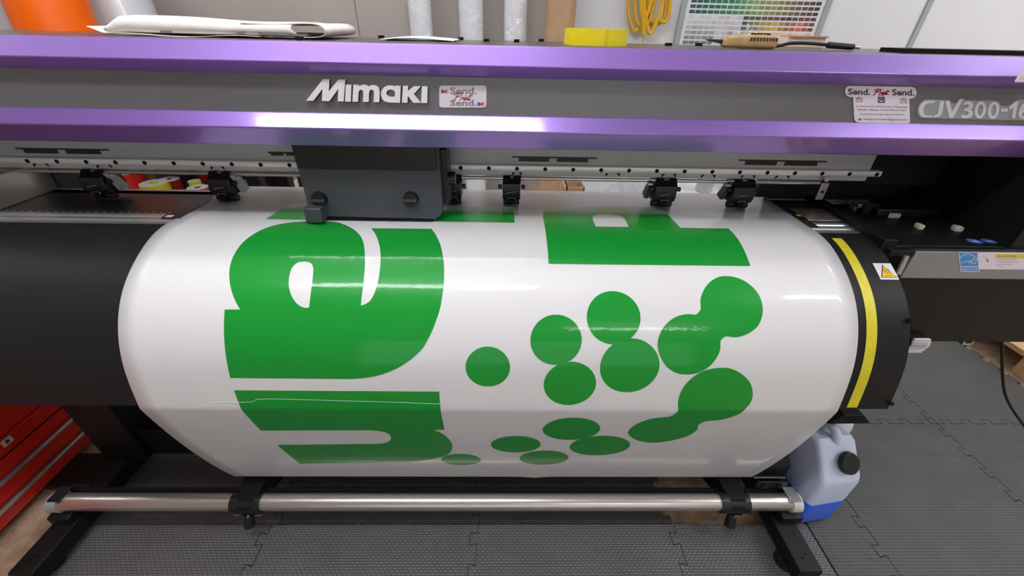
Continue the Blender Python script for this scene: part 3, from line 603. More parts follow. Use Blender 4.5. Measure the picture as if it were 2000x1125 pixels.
MB().prism([(a.x-.065,a.z-.008),(a.x+.06,a.z-.006),(a.x+.056,a.z+.0),(a.x+.025,a.z+.030),(a.x-.03,a.z+.030)],.76,.86,'y').build('heater_bracket',M_black,printer,bevel=.002)
# take-up bar
TY,TZ,TR=.664,.148,.0245
bar=MB().cyl((-1.285,TY,TZ),(.872,TY,TZ),TR,n=32).build('take_up_bar',M_steel,printer); tag(bar,'long brushed steel take-up bar')
MB().box(-1.285,.872,TY+.026,TY+.04,TZ-.012,TZ+.010).build('bar_backing_rail',M_dark,printer,bevel=.002)
for s_,xx in ((-1,-1.285),(1,.872)):
    e=MB().cyl((xx-.02 if s_<0 else xx-.008,TY,TZ),(xx+.008 if s_<0 else xx+.02,TY,TZ),TR+.004,n=28).build('end_cap',M_plastic_grey if s_<0 else mat('pale_grey_plastic',rgb(206,204,202),.4),bar)
    xb=xx-.014 if s_<0 else xx-.02
    MB().box(xb,xb+.034,TY-.012,TY+.03,TZ+TR+.001,TZ+TR+.004).box(xb,xb+.034,TY-.015,TY-.011,TZ+TR-.012,TZ+TR+.004).build('cap_plate',M_alu if s_>0 else M_inner,bar)
    MB().prism([(TY-.035,.09),(TY+.06,.09),(TY+.06,TZ-.005),(TY+.03,TZ-.018),(TY-.02,TZ-.026),(TY-.035,TZ-.03)],xx-.03,xx+.03,'x').build('bar_saddle',M_black,printer,bevel=.002)
def arm(px,flip):
    xx=at(px,975,Y=TY).x
    # tapering holder arm that reaches forward and down from under the media to the bar
    t0=at(px-42*1,912,Y=.80).x; t1=at(px+52,918,Y=.80).x
    A=[Vector((xx-.022,TY-.01,TZ+.02)),Vector((xx+.022,TY-.01,TZ+.02))]
    def ring(y,xa,xb,za,zb): return [(xa,y,za),(xb,y,za),(xb,y,zb),(xa,y,zb)]
    mb=MB().rings([ring(.866,t0-.02,t1,.122,.197),ring(.785,xx-.058,xx+.062,.122,.197),ring(.715,xx-.032,xx+.038,.124,.186),ring(TY-.012,xx-.020,xx+.028,TZ-.026,TZ+.029),ring(TY-.029,xx-.016,xx+.022,TZ-.022,TZ+.014)])
    o=mb.build('bar_arm',M_dark,printer,bevel=.002)
    MB().pipe((xx-.042,TY,TZ),(xx+.042,TY,TZ),TR+.006,TR-.001).build('bar_clamp',M_inner,o)
    MB().cyl((xx,TY-.022,TZ-.028),(xx-.004,TY-.034,TZ-.068),.013,.015,n=16).build('clamp_knob',M_rubber,o,bevel=.002)
    for s_ in (-1,1): MB().prism([(xx+s_*.012,TZ-.026),(xx+s_*.040,TZ-.024),(xx+s_*.038,TZ-.030)],TY-.026,TY-.024,'y').build('clamp_spring',M_steel,o,smooth=False)
    MB().cyl((xx-.002,TY-.029,TZ-.034),(xx+.006,TY-.031,TZ-.020),.003,n=8).build('clamp_pin',M_steel,o)
arm(484,1); arm(1433,-1)
# take-up motor unit
mx0=.775; mx1=.872
mot=MB().prism([(.73,.13),(.72,.19),(.72,.235),(.745,.262),(.86,.262),(.86,.11)],mx0,mx1,'x').build('take_up_motor',M_black,printer,bevel=.004)
for k in range(4): MB().box(mx1-.085,mx1-.006,.745+k*.022,.755+k*.022,.262,.272).build('motor_fin',M_alu if k%2 else M_dark,mot)
a=at(1558,905,Y=.76); MB().box(mx1-.002,mx1+.012,.75,.775,a.z-.014,a.z+.012).build('motor_switch',M_alu,mot,bevel=.001); MB().box(mx1+.011,mx1+.014,.752,.773,a.z-.010,a.z+.008).build('switch_rocker',M_dark,mot)
MB().box(mx0,mx1,.717,.721,.183,.187).build('motor_seam',M_plastic_grey,mot)
a=at(1468,968,Y=.70); pm=MB().box(a.x-.01,a.x+.085,.695,.702,TZ+.012,TZ+.052).build('motor_mount',M_black,printer,bevel=.003)
for dx in (.015,.06): MB().cyl((a.x+dx,.698,TZ+.034),(a.x+dx,.690,TZ+.034),.009,n=14).build('mount_bolt',M_inner,pm)
# drooping mains cable from the right hand box to the floor
pts=[at(1957,668,Y=.95),at(1957,700,Y=.95),at(1961,760,Y=.95),at(1972,790,Y=.94),at(1990,818,Y=.93),at(2010,845,Y=.92)]
pts=[Vector(p) for p in pts]; last=pts[-1]; pts+= [Vector((last.x+.10,last.y-.02,max(.05,last.z-.18))),Vector((last.x+.2,last.y-.05,.024))]; pts[0]=pts[0]+(pts[0]-pts[1])*1.5
def cr(P,n=6):
    P=[Vector(p) for p in P]; out=[]
    for i in range(len(P)-1):
        p0=P[max(i-1,0)];a=P[i];b=P[i+1];p3=P[min(i+2,len(P)-1)]
        for k in range(n):
            t=k/n; out.append(.5*((2*a)+(b-p0)*t+(2*p0-5*a+4*b-p3)*t*t+(3*a-p0-3*b+p3)*t**3))
    return out+[P[-1]]
MB().tube(cr(pts),.0042,8).build('mains_cable',M_rubber,printer)

# ================================================================== printed vinyl
XL,XR=-.80,.7609
def xl(s): return XL
sheet=thing('printed_vinyl_sheet',(0,.66,.21),'glossy white vinyl sheet with green printed letters and dots draped over the heater','vinyl sheet')
nx=40
def sh(u,v,h=0): return (XL+(XR-XL)*u,*PATH[v])
mb=MB(); m_=len(PATH)
for i,(y,z) in enumerate(PATH):
    for k in range(nx+1):
        x=XL+(XR-XL)*k/nx
        # a buckled spot on the lowest fold, as the real sheet has
        bump_=.006*math.exp(-((x-.10)/.03)**2)*math.exp(-((i-112)/6)**2)
        mb.v.append((x,y-bump_,z+bump_*.6))
mb.f=[(i*(nx+1)+k,(i+1)*(nx+1)+k,(i+1)*(nx+1)+k+1,i*(nx+1)+k+1) for i in range(m_-1) for k in range(nx)]
mb.build('vinyl',M_vinyl,sheet,recalc=False,thick=.0008,angle=1.2)
A_=[(-0.583,0.499,1),(-0.5513,0.4987,1),(-0.5636,0.4802),(-0.577,0.4538),(-0.5872,0.4259),(-0.5932,0.3989),(-0.5937,0.3664),(-0.5873,0.3338),(-0.5721,0.3012),(-0.5511,0.2729),(-0.52,0.2525),(-0.4795,0.2439),(-0.436,0.2417),(-0.4044,0.2473),(-0.3781,0.2643),(-0.3505,0.2883),(-0.3293,0.3146),(-0.3172,0.3407),(-0.3086,0.3724),(-0.3035,0.4044),(-0.3008,0.4397),(-0.3011,0.467),(-0.3014,0.4881,1),(-0.2907,0.4841),(-0.2811,0.4748),(-0.2737,0.456),(-0.2701,0.4308),(-0.2708,0.3978),(-0.2756,0.3651),(-0.2842,0.3363),(-0.2974,0.3071),(-0.3158,0.277,1),(-0.1747,0.2755,1),(-0.1592,0.3042),(-0.1454,0.3378),(-0.1369,0.3699),(-0.1315,0.4022),(-0.1298,0.4377),(-0.1314,0.4653),(-0.1349,0.4918),(-0.1425,0.5177),(-0.1525,0.5436),(-0.1682,0.5736),(-0.1841,0.5912),(-0.2056,0.6094),(-0.2326,0.6263),(-0.2622,0.6383),(-0.2918,0.6457),(-0.3236,0.6493),(-0.355,0.6495),(-0.5827,0.6487,1)]
AH=[(-0.4378,0.388),(-0.4267,0.3898),(-0.4179,0.3966),(-0.413,0.4089),(-0.4101,0.4295),(-0.4089,0.452),(-0.4086,0.4734),(-0.4092,0.4935,1),(-0.4194,0.4934),(-0.4314,0.488),(-0.4428,0.4764),(-0.4521,0.4606),(-0.4585,0.4414),(-0.4608,0.4214),(-0.4591,0.4034),(-0.4515,0.3914)]
B_=[(-0.582,0.6798,1),(-0.1396,0.6804,1),(-0.1389,0.8183,1),(-0.1653,0.8197,1),(-0.1487,0.8352),(-0.1361,0.8581),(-0.1282,0.8895),(-0.1283,0.9157),(-0.1345,0.9437),(-0.1498,0.9694),(-0.1783,0.9904),(-0.2135,1.0067),(-0.2554,1.0187),(-0.2996,1.022),(-0.5566,1.0359,1),(-0.5654,0.9051,1),(-0.3522,0.8976),(-0.3119,0.8959),(-0.2905,0.8885),(-0.2768,0.8728),(-0.273,0.8557),(-0.2764,0.8394),(-0.289,0.8287),(-0.3084,0.8239),(-0.3344,0.8228),(-0.5739,0.8259,1)]
C_=[(0.0976,0.3869,1),(0.5491,0.3867,1),(0.549,0.3292),(0.5487,0.2526,1),(0.4302,0.252,1),(0.4289,0.2151),(0.4264,0.1759),(0.419,0.1386),(0.3948,0.1194,1),(0.1233,0.1172,1),(0.1034,0.1585),(0.0973,0.1873),(0.0969,0.2334),(0.0967,0.3028),(0.0974,0.3481)]
CH=[(0.2219,0.2513,1),(0.2223,0.2104),(0.2248,0.1908),(0.2325,0.1802),(0.25,0.1723),(0.276,0.1714),(0.2964,0.1804),(0.3054,0.196),(0.3035,0.2509,1)]
D_=[(-0.5847,0.2324,1),(0.0238,0.234,1),(0.0227,0.1301,1),(-0.57,0.1301,1)]
E5=[(0.4874,0.4131),(0.5073,0.4157),(0.5276,0.4259),(0.5441,0.4438),(0.5529,0.4633),(0.555,0.4879),(0.5507,0.5077),(0.5402,0.5264),(0.5205,0.5408),(0.5008,0.5475),(0.4897,0.5481),(0.4742,0.5466),(0.4667,0.5511),(0.4626,0.5578),(0.4631,0.5746),(0.4586,0.5906),(0.4486,0.6082),(0.4348,0.6216),(0.4161,0.6311),(0.3963,0.6335),(0.3734,0.6295),(0.3515,0.6149),(0.3361,0.5938),(0.3282,0.5711),(0.3291,0.5511),(0.3374,0.5314),(0.3507,0.516),(0.3685,0.505),(0.3908,0.4998),(0.4079,0.5007),(0.4152,0.4958),(0.4206,0.4881),(0.4211,0.4714),(0.4267,0.4555),(0.4384,0.4378),(0.4533,0.4243),(0.471,0.4154)]
E6=[(0.4721,0.6165),(0.4926,0.6188),(0.5172,0.6309),(0.5394,0.6512),(0.5523,0.6778),(0.555,0.7028),(0.5473,0.7229),(0.5366,0.7437),(0.519,0.7596),(0.4985,0.769),(0.4758,0.773),(0.4665,0.7811),(0.4614,0.7933),(0.4663,0.8108),(0.4631,0.8291),(0.4501,0.851),(0.4273,0.8684),(0.4,0.881),(0.3751,0.8848),(0.3414,0.8748),(0.3193,0.8576),(0.3047,0.8356),(0.3025,0.8224),(0.3066,0.8019),(0.3209,0.7799),(0.3432,0.7633),(0.3654,0.7572),(0.3823,0.7539),(0.3909,0.7427),(0.3953,0.7284),(0.391,0.7094),(0.3905,0.687),(0.3965,0.6627),(0.409,0.6431),(0.4268,0.6278),(0.4479,0.6196)]
for loops,m in (([A_,AH],M_green),([B_],M_green),([C_,CH],M_greenfade),([D_],M_greenfade),([E5],M_green),([E6],M_green)):
    surf_shape([smooth_loop(L) for L in loops],.0005).build('printed_shape',m,sheet,recalc=False,angle=1.2)
for i,(x,s_,rx,rs) in enumerate([(-.0334,.6194,.0476,.0471),(.1108,.5579,.0546,.0545),(.145,.6596,.0572,.0551),(.233,.5084,.0574,.0572),(.2715,.6158,.0642,.0636),(.1637,.8148,.0686,.0545),(.2478,.9066,.0768,.0597),(.0332,.8986,.0629,.0488),(.1116,.9874,.0655,.0523),(-.1122,1.0016,.0533,.0427)]):
    surf_shape([ell(x,s_,rx,rs,48)],.0005+.00008*(i%3)).build('printed_dot',M_green,sheet,recalc=False,angle=1.2)
MB().tube(cr([surf(x,s_,.0004) for x,s_ in [(-.6335,.7128),(-.5566,.7109),(-.5372,.7038),(-.4958,.7022),(-.3741,.7056),(-.2514,.709),(-.1323,.714)]]),.0007,6).build('crease_line',mat('crease_white',rgb(190,214,196),.4),sheet)

# ================================================================== foam mats
def tooth_edge(a,b,n,depth,ph=0):
    """points from a to b with jigsaw teeth to the left of the direction of travel"""
    a=Vector(a);b=Vector(b);d=b-a;L=d.length;d.normalize();nn=Vector((-d.y,d.x)); out=[]; w=L/n
    for k in range(n):
        s0=k*w; q=[(0,0),(.34,0),(.28,1),(.72,1),(.66,0)]
        for t,hh in q: out.append(a+d*(s0+t*w)+nn*(depth*hh))
    return out+[b]
def mat_tile(x0,x1,y0,y1,label,m,edges='jjjj',g=.0012):
    """edges: bottom,right,top,left; j jigsaw, s straight. The seam shape depends only on the seam so neighbours interlock"""
    dp=.022; P=[]
    def seam(a,b,kind,inset):
        if kind=='s': return [Vector(a),Vector(b)]
        n=max(2,round((Vector(b)-Vector(a)).length/.085)); return tooth_edge(a,b,n,dp)
    bot=seam((x0,y0),(x1,y0),edges[0],0); rgt_=seam((x1,y0),(x1,y1),edges[1],0); top=seam((x0,y1),(x1,y1),edges[2],0); lft=seam((x0,y0),(x0,y1),edges[3],0)
    top=top[::-1]; lft=lft[::-1]
    P=bot+rgt_+top+lft
    Q=[]
    for p in P:
        if not Q or ((p-Q[-1]).length>.004 and (p-P[0]).length>.004): Q.append(p)
    if (Q[0]-Q[-1]).length<.004: Q.pop()
    R_=[]                                   # inset the whole outline so that neighbours meet at a hairline
    for i_ in range(len(Q)):
        a_=(Q[i_]-Q[i_-1]).normalized(); b_=(Q[(i_+1)%len(Q)]-Q[i_]).normalized(); n1_=Vector((-a_.y,a_.x)); n2_=Vector((-b_.y,b_.x)); m__=n1_+n2_
        R_.append(Q[i_]+m__*(g/max(.3,(1+n1_.dot(n2_)))))
    Q=R_
    cx,cy=(x0+x1)/2,(y0+y1)/2
    o=solid_letters([[[(p.x,p.y) for p in Q]]],lambda u,v,h:Vector((u,v,h)),.014).build('foam_mat',m,None,origin=(cx,cy,0),smooth=False)
    return tag(o,label,'floor mat','interlocking dark foam floor mats')
mat_tile(-1.37,-.72,.05,.668,'dark woven foam mat in front of the left foot of the stand',M_mat,'ssss' if 0 else 'sjss')
mat_tile(-.72,-.075,.05,.668,'dark woven foam mat in front of the left bar arm',M_mat,'sjsj')
mat_tile(-.075,.548,.05,.668,'dark woven foam mat in front of the middle of the take-up bar',M_mat,'sjsj')
mat_tile(.548,.977,.05,.668,'dark woven foam mat under the right front foot',M_mat,'sssj')
mat_tile(-1.33,-.70,.668,1.27,'dark woven foam mat under the left of the printer',M_mat,'sjss')
mat_tile(-.70,-.072,.668,1.27,'dark woven foam mat under the left middle of the printer',M_mat2,'sjsj')
mat_tile(-.072,.548,.668,1.27,'dark woven foam mat under the middle of the printer',M_mat2,'sjsj')
mat_tile(.981,1.165,.46,1.06,'narrow foam mat strip under the blue liquid jug',M_mat2,'sjjs')
mat_tile(.981,1.165,-.14,.46,'narrow foam mat strip in front of the blue liquid jug',M_mat2,'sjss')
mat_tile(1.165,1.767,.46,1.06,'large foam mat to the right of the blue liquid jug',M_mat2,'jjjj')
mat_tile(1.165,1.767,-.14,.46,'foam mat at the right of the standing place',M_mat2,'sjjj')
mat_tile(1.767,2.365,.46,1.06,'foam mat below the plywood board',M_mat2,'jjjj')
mat_tile(.981,1.165,1.06,2.26,'narrow foam mat strip behind the second jug',M_mat2,'jjss')
mat_tile(1.165,1.767,1.66,2.26,'foam mat against the back wall behind the right end of the printer',M_mat2,'jjsj')
mat_tile(1.767,2.365,1.66,2.26,'foam mat against the back wall beside the plywood platform',M_mat2,'jjsj')
mat_tile(1.165,1.767,1.06,1.66,'foam mat under the right end of the printer',M_mat2,'jjjj')
mat_tile(1.767,2.365,1.06,1.66,'foam mat beside the plywood board and bare concrete',M_mat2,'jjjj')

for i_,(a_,b_) in enumerate(((-1.37,-.72),(-.72,-.075),(-.075,.548),(.548,.977))):  # unseen row, added so dark mats cut the light bounced off the floor
    mat_tile(a_,b_,-.57,.05,['dark foam mat before the left foot where the photographer stands','dark foam mat at the left of the standing place','dark foam mat in the middle of the standing place','dark foam mat at the right of the standing place before the jug'][i_],M_mat,'s'+('j' if i_<3 else 's')+'s'+('j' if i_ else 's'))
# ================================================================== jugs
JC=Vector((.980,.762,.0141)); JR=-1.42
jg=thing('blue_liquid_jug',JC,'translucent plastic jug half full of blue liquid with a black screw cap','jug')
def jl(p): return (JC.x+p[0],p[1]+JC.z)          # local outline, turned with the whole jug below
JW=.065; ya,yb=JC.y-JW,JC.y+JW
prof=[(-.053,0),(.078,0),(.091,.008),(.095,.025),(.095,.215),(.088,.234),(.025,.315),(.008,.322),(-.035,.312),(-.057,.275),(-.060,.25),(-.060,.02)]
MB().prism([jl(p) for p in prof],ya,yb,'y').build('jug_body',M_jug,jg,bevel=.013,seg=4)
lv=.128
MB().prism([jl(p) for p in [(-.053,-.0001),(.078,-.0001),(.0916,.0075),(.0957,.025),(.0957,lv),(-.0607,lv),(-.0607,.02)]],ya-.0007,yb+.0007,'y').build('blue_liquid',M_blue_liquid,jg,bevel=.0125,seg=4)
nrm=Vector((.79,.05,.61)).normalized(); c=JC+Vector((.058,.012,.272))
MB().cyl(c-nrm*.012,c+nrm*.010,.031,.029,n=28).build('jug_neck',M_jug,jg)
MB().cyl(c+nrm*.006,c+nrm*.022,.033,.031,n=32).build('jug_cap',M_rubber,jg,bevel=.003)
MB().tube(cr([(JC.x-.045,JC.y,JC.z+.290),(JC.x-.040,JC.y,JC.z+.325),(JC.x-.015,JC.y,JC.z+.342),(JC.x+.008,JC.y,JC.z+.334),(JC.x+.020,JC.y,JC.z+.300)]),.013,12).build('jug_handle',M_jug,jg)
jg.rotation_euler.z=JR
j2=thing('small_jug',(1.18,1.02,.014),'small translucent bottle with yellow liquid behind the blue jug','jug')
bc=at(1622,880,Z=.014); bx,by=bc.x,bc.y+.045
j2.location=(bx,by,.014); ORG[j2.name]=Vector((bx,by,.014))
def lathe(prof,cx,cy,n=28): return [[(cx+r*math.cos(2*math.pi*k/n),cy+r*math.sin(2*math.pi*k/n),z) for k in range(n)] for r,z in prof]
MB().rings(lathe([(.030,.014),(.046,.016),(.050,.03),(.050,.13),(.046,.15),(.030,.18),(.022,.19),(.022,.21)],bx,by)).build('bottle_body',frosted('white_bottle_plastic',rgb(232,236,230),.88),j2)
MB().rings(lathe([(.040,.018),(.046,.022),(.046,.075)],bx,by)).build('yellow_liquid',M_yellow_liquid,j2)
MB().cyl((bx,by,.205),(bx,by,.235),.025,n=24).build('bottle_cap',M_sticker,j2)

# ================================================================== red tool chest
tx=-1.512
ch=thing('red_tool_chest',(tx-.25,.72,0),'red metal tool chest with aluminium drawer pulls beside the printer stand','tool chest')
MB().box(tx-.5,tx-.012,.12,1.005,.02,.50).build('chest_body',M_redpaint,ch,bevel=.004)
MB().box(tx-.48,tx-.03,.15,.93,.0,.03).build('chest_base',M_dark,ch)
zs=[(.028,.086),(.092,.158),(.164,.262),(.268,.372),(.378,.49)]
for i,(a,b) in enumerate(zs):
    d=MB().prism([(tx-.014,a),(tx-.002,a),(tx,a+.004),(tx,b-.016),(tx-.003,b-.012),(tx-.003,b),(tx-.014,b)],.135,.94,'x' if 0 else 'y') if 0 else MB().box(tx-.014,tx,.135,.99,a,b)
    d=d.build('drawer',M_redpaint,ch,bevel=.003)
    MB().prism([(tx-.002,b-.012),(tx+.012,b-.008),(tx+.014,b-.001),(tx+.008,b+.002),(tx-.002,b)],.14,.985,'y').build('drawer_pull',M_alu,d) if i in (0,1,3,4) else MB().box(tx-.002,tx+.0025,.14,.985,b-.05,b-.047).build('drawer_seam',M_dark,d)
lp=at(15,862,X=tx+.002); lo=MB().box(tx,tx+.0012,lp.y-.014,lp.y+.014,lp.z-.011,lp.z+.011).build('chest_label',mat('cream_label',rgb(210,200,182),.5),ch)
MB().box(tx+.0010,tx+.0016,lp.y-.005,lp.y+.005,lp.z-.006,lp.z+.006).build('label_print',M_ink,lo)

# ================================================================== things on the printer cover
TZc=cF[1]+.0005
# folded newspaper
n0=at(252,68,Y=1.03).x; n1=at(668,70,Y=1.03).x; Ln=n1-n0
npaper=thing('folded_newspaper',((n0+n1)/2,1.02,TZc),'folded newspaper lying on top of the purple printer cover','newspaper')
def leaf(x0,x1,y0,y1,zf,name,thick=.0012,m=M_news):
    return MB().grid(lambda u,v:(x0+(x1-x0)*u,y0+(y1-y0)*v,TZc+zf(u,v)),40,8).build(name,m,npaper,recalc=False,thick=thick)
leaf(n0,n0+.72*Ln,.935,1.13,lambda u,v:.003+.012*max(0,1-u*12)+.002*math.sin(u*9),'newspaper_leaf')
NU=[(1.13,.004),(1.0,.0035),(.96,.003),(.943,.005),(.937,.011),(.937,.017),(.942,.024),(.955,.0275),(1.0,.029),(1.06,.028),(1.13,.024)]
NU=[(p.x,p.y) for p in cr([Vector((a_,b_,0)) for a_,b_ in NU],3)]
def npb(u,v):
    y,z=NU[round(v*(len(NU)-1))]; k=1-.55*max(0,1-u*14)+.06*math.sin(u*7)
    return (n0+Ln*(.075+.80*u)+.006*math.sin(v*9),y+.004*math.sin(u*5),TZc+.0015+z*k*(1.12-.2*u))
MB().grid(npb,40,len(NU)-1).build('newspaper_body',M_news,npaper,recalc=False,thick=.003)
lo_=[(n1-.12,.004),(n1-.05,.004),(n1-.012,.006),(n1,.014),(n1-.008,.023),(n1-.03,.026),(n1-.10,.024),(n1-.16,.0245)]
lo_=cr([Vector((a,0,b)) for a,b in lo_],5)
MB().grid(lambda u,v:(lo_[round(u*(len(lo_)-1))].x,.938+.19*v,TZc+lo_[round(u*(len(lo_)-1))].z),len(lo_)-1,4).build('newspaper_fold',M_news,npaper,recalc=False,thick=.0012)
mbp=MB()
for px0,px1,py in ((312,336,60),(462,478,62),(505,520,63),(530,562,64),(570,600,66)):
    a=at(px0,py+2,Y=.934); b=at(px1,py+2.5,Y=.934); mbp.add([(a.x,.934,a.z-.002),(b.x,.934,b.z-.002),(b.x,.934,b.z+.002),(a.x,.934,a.z+.002)],[(0,1,2,3)])
mbp.build('newspaper_print',mat('newsprint_ink',rgb(128,122,122),.8),npaper,smooth=False,recalc=False)['kind']='stuff'
# paper scrap
a=at(757,77,Y=1.04).x; b=at(893,78,Y=1.04).x
o=MB().grid(lambda u,v:(a+(b-a)*u,.98+.12*v,TZc+.002+.006*math.sin(u*3)*(1-u*.6)+.001*math.sin(v*9)),20,6).build('paper_scrap',M_paperwhite,None,origin=((a+b)/2,1.04,TZc),recalc=False,thick=.001)
tag(o,'small curled white paper scrap on the printer cover','paper')
# yellow tape roll
xc=at(1163,78,Y=1.005).x; rT=(at(1224,78,Y=1.005).x-at(1102,78,Y=1.005).x)/2
tr=thing('yellow_tape_roll',(xc,1.005,TZc),'bright yellow roll of masking tape lying on the printer cover','tape roll')
MB().pipe((xc,1.005,TZc),(xc,1.005,TZc+.029),rT,rT-.018,n=48).build('tape_band',M_brightyellow,tr)
MB().pipe((xc,1.005,TZc+.0003),(xc,1.005,TZc+.0287),rT-.0179,rT-.022,n=48).build('tape_core',M_core,tr)
ang=-math.pi/2+.12; MB().add([(xc+(rT+.0006)*math.cos(ang+t*.06),1.005+(rT+.0006)*math.sin(ang+t*.06),TZc+zz+.0) for zz in (.0,.029) for t in (0,1)],[(0,1,3,2)]).build('tape_end',M_yellow_tape,tr,smooth=False,recalc=False)
# wooden handled tool
x0=at(1376,88,Y=.98).x; x1=at(1512,92,Y=.98).x; yk=.98
kn=thing('wooden_handled_tool',((x0+x1)/2,yk,TZc),'tan wooden handled tool with pointed metal tip on the printer cover','hand tool')
def rr(x,w,h,zc): return [(x,yk+p[0],TZc+zc+p[1]) for p in rounded(-w,w,-h,h,min(w,h)*.6,4)]
MB().rings([rr(x0+.035,.006,.006,.010),rr(x0+.042,.012,.010,.0115),rr(x0+.08,.014,.012,.0125),rr(x1-.03,.015,.0125,.013),rr(x1-.006,.014,.011,.0115),rr(x1,.009,.007,.011)]).build('tool_handle',mat('tan_wood',rgb(184,150,106),.55,var=.15,vscale=60),kn)
MB().rings([rr(x0,.0008,.0008,.014),rr(x0+.012,.002,.0022,.013),rr(x0+.038,.004,.004,.011)]).build('tool_tip',M_inner,kn)
MB().box(x1-.055,x1-.018,yk-.004,yk+.004,TZc+.0245,TZc+.0275).build('tool_clip',M_dark,kn)
mb=MB()
for k in range(9): mb.box(x1-.062+k*.0065,x1-.058+k*.0065,yk-.0152,yk-.0138,TZc+.014,TZc+.020)
mb.build('tool_engraving',mat('burnt_wood',rgb(70,48,38),.7),kn,smooth=False)
# cable with plug
pts=[at(1508,94,Y=.995),at(1525,89,Y=.995),at(1545,84.5,Y=.995),at(1580,84.5,Y=.995),at(1618,88,Y=.995)]
cb=thing('plug_cable',(pts[2].x,.995,TZc),'black cable with a plug lying on the printer cover','cable')
for p in pts: p.z=max(p.z,TZc+.005)
MB().tube(cr(pts),.0032,10).build('cable_cord',M_rubber,cb)
e0=pts[-1]; e1_=at(1667,92,Y=.995); e1_.z=max(e1_.z,TZc+.0055)
MB().cyl(e0-Vector((.002,0,0)),e1_,.006,.0055,n=16).build('plug_body',M_rubber,cb,bevel=.001)
MB().cyl(e1_,at(1679,94,Y=.995)*1.0+Vector((0,0,.001)),.0032,n=12).build('plug_tip',M_steel,cb)
# cream carton behind the cable
a=at(1532,95,Y=1.11).x; b=at(1606,97,Y=1.11).x; zt=at(1570,70,Y=1.11).z
cx=thing('cream_carton',((a+b)/2,1.125,TZc),'small cream carton with a brown edge behind the black cable','box')
MB().box(a,b,1.11,1.148,TZc,zt-.003).build('carton_body',mat('cream_card',rgb(226,206,186),.7,var=.03),cx,bevel=.001)
MB().box(a+.004,b+.002,1.106,1.15,zt-.003,zt).build('carton_lid',M_card,cx)
# crumpled clear bag behind the tool
a=at(1432,76,Y=1.08).x; b=at(1492,78,Y=1.08).x
rnd=random.Random(3)
o=MB().grid(lambda u,v:(a+(b-a)*u,1.05+.07*v,TZc+.001+max(0,.040*math.sin(math.pi*u)*math.sin(math.pi*v)+rnd.uniform(-.008,.008)*(1 if 0<u<1 and 0<v<1 else 0))),12,8).build('clear_plastic_bag',M_wrap,None,origin=((a+b)/2,1.085,TZc),recalc=False,smooth=False); tag(o,'small crumpled clear plastic bag behind the wooden tool','plastic bag')

# ================================================================== behind the printer
BZ=.50
bench=thing('white_bench',(0,1.85,0),'long white work bench behind the printer','bench')
MB().box(-2.2,.97,1.48,2.26,BZ-.03,BZ).build('bench_top',mat('white_laminate',rgb(226,226,228),.4),bench,bevel=.002)
for x_ in (-2.1,-.5,.93):
    for y_ in (1.72,2.2): MB().box(x_-.025,x_+.025,y_-.025,y_+.025,0,BZ-.03).build('bench_leg',M_plastic_grey,bench)
def standing_roll(name,pxl,pxr,py,Yc,zt,label,m,group=None,wrap=False,lean=None,zb=BZ):
    xl_=at(pxl,py,Y=Yc).x; xr_=at(pxr,py,Y=Yc).x; r=(xr_-xl_)/2; xc=(xl_+xr_)/2
    t=thing(name,(xc,Yc,zb),label,'roll',group)
    top=Vector((xc,Yc,zt)); bot=Vector((xc,Yc,zb))
    if lean: top=Vector(lean[0]); bot=Vector(lean[1])
    d=(top-bot).normalized(); r_=r
    MB().pipe(bot,top,r_,r_*.55,n=36).build('roll_body',m,t); MB().pipe(bot+d*.001,top+d*.004,r_*.548,r_*.44,n=28).build('roll_core',M_core,t)
    if wrap:
        rnd=random.Random(pxl); rings=[]
        for k in range(15):
            z=BZ+.002+(zt+.03-BZ)*k/14; rings.append([(xc+(r_*1.08+rnd.uniform(0,r_*.35)*(1 if q%3==0 else .3))*math.cos(2*math.pi*q/24),Yc+(r_*1.08+rnd.uniform(0,r_*.25)*(1 if q%3==0 else .3))*math.sin(2*math.pi*q/24),z) for q in range(24)])
        MB().rings(rings,cap=False).build('plastic_sleeve',M_wrap,t,smooth=False,recalc=False)
    return t
standing_roll('white_media_roll',803,846,70,2.10,1.80,'white media roll in clear wrap next to the bare taupe wall',M_paperwhite,'wrapped media rolls',True)
standing_roll('white_media_roll',898,944,70,2.10,1.82,'white media roll in clear wrap between two other wrapped rolls',M_paperwhite,'wrapped media rolls',True)
standing_roll('white_media_roll',984,1028,70,2.10,1.84,'white media roll in clear wrap next to the brown cardboard tube',M_paperwhite,'wrapped media rolls',True)
standing_roll('cardboard_tube',1064,1121,60,2.06,1.90,'tall brown cardboard tube standing behind the yellow tape roll',M_card)
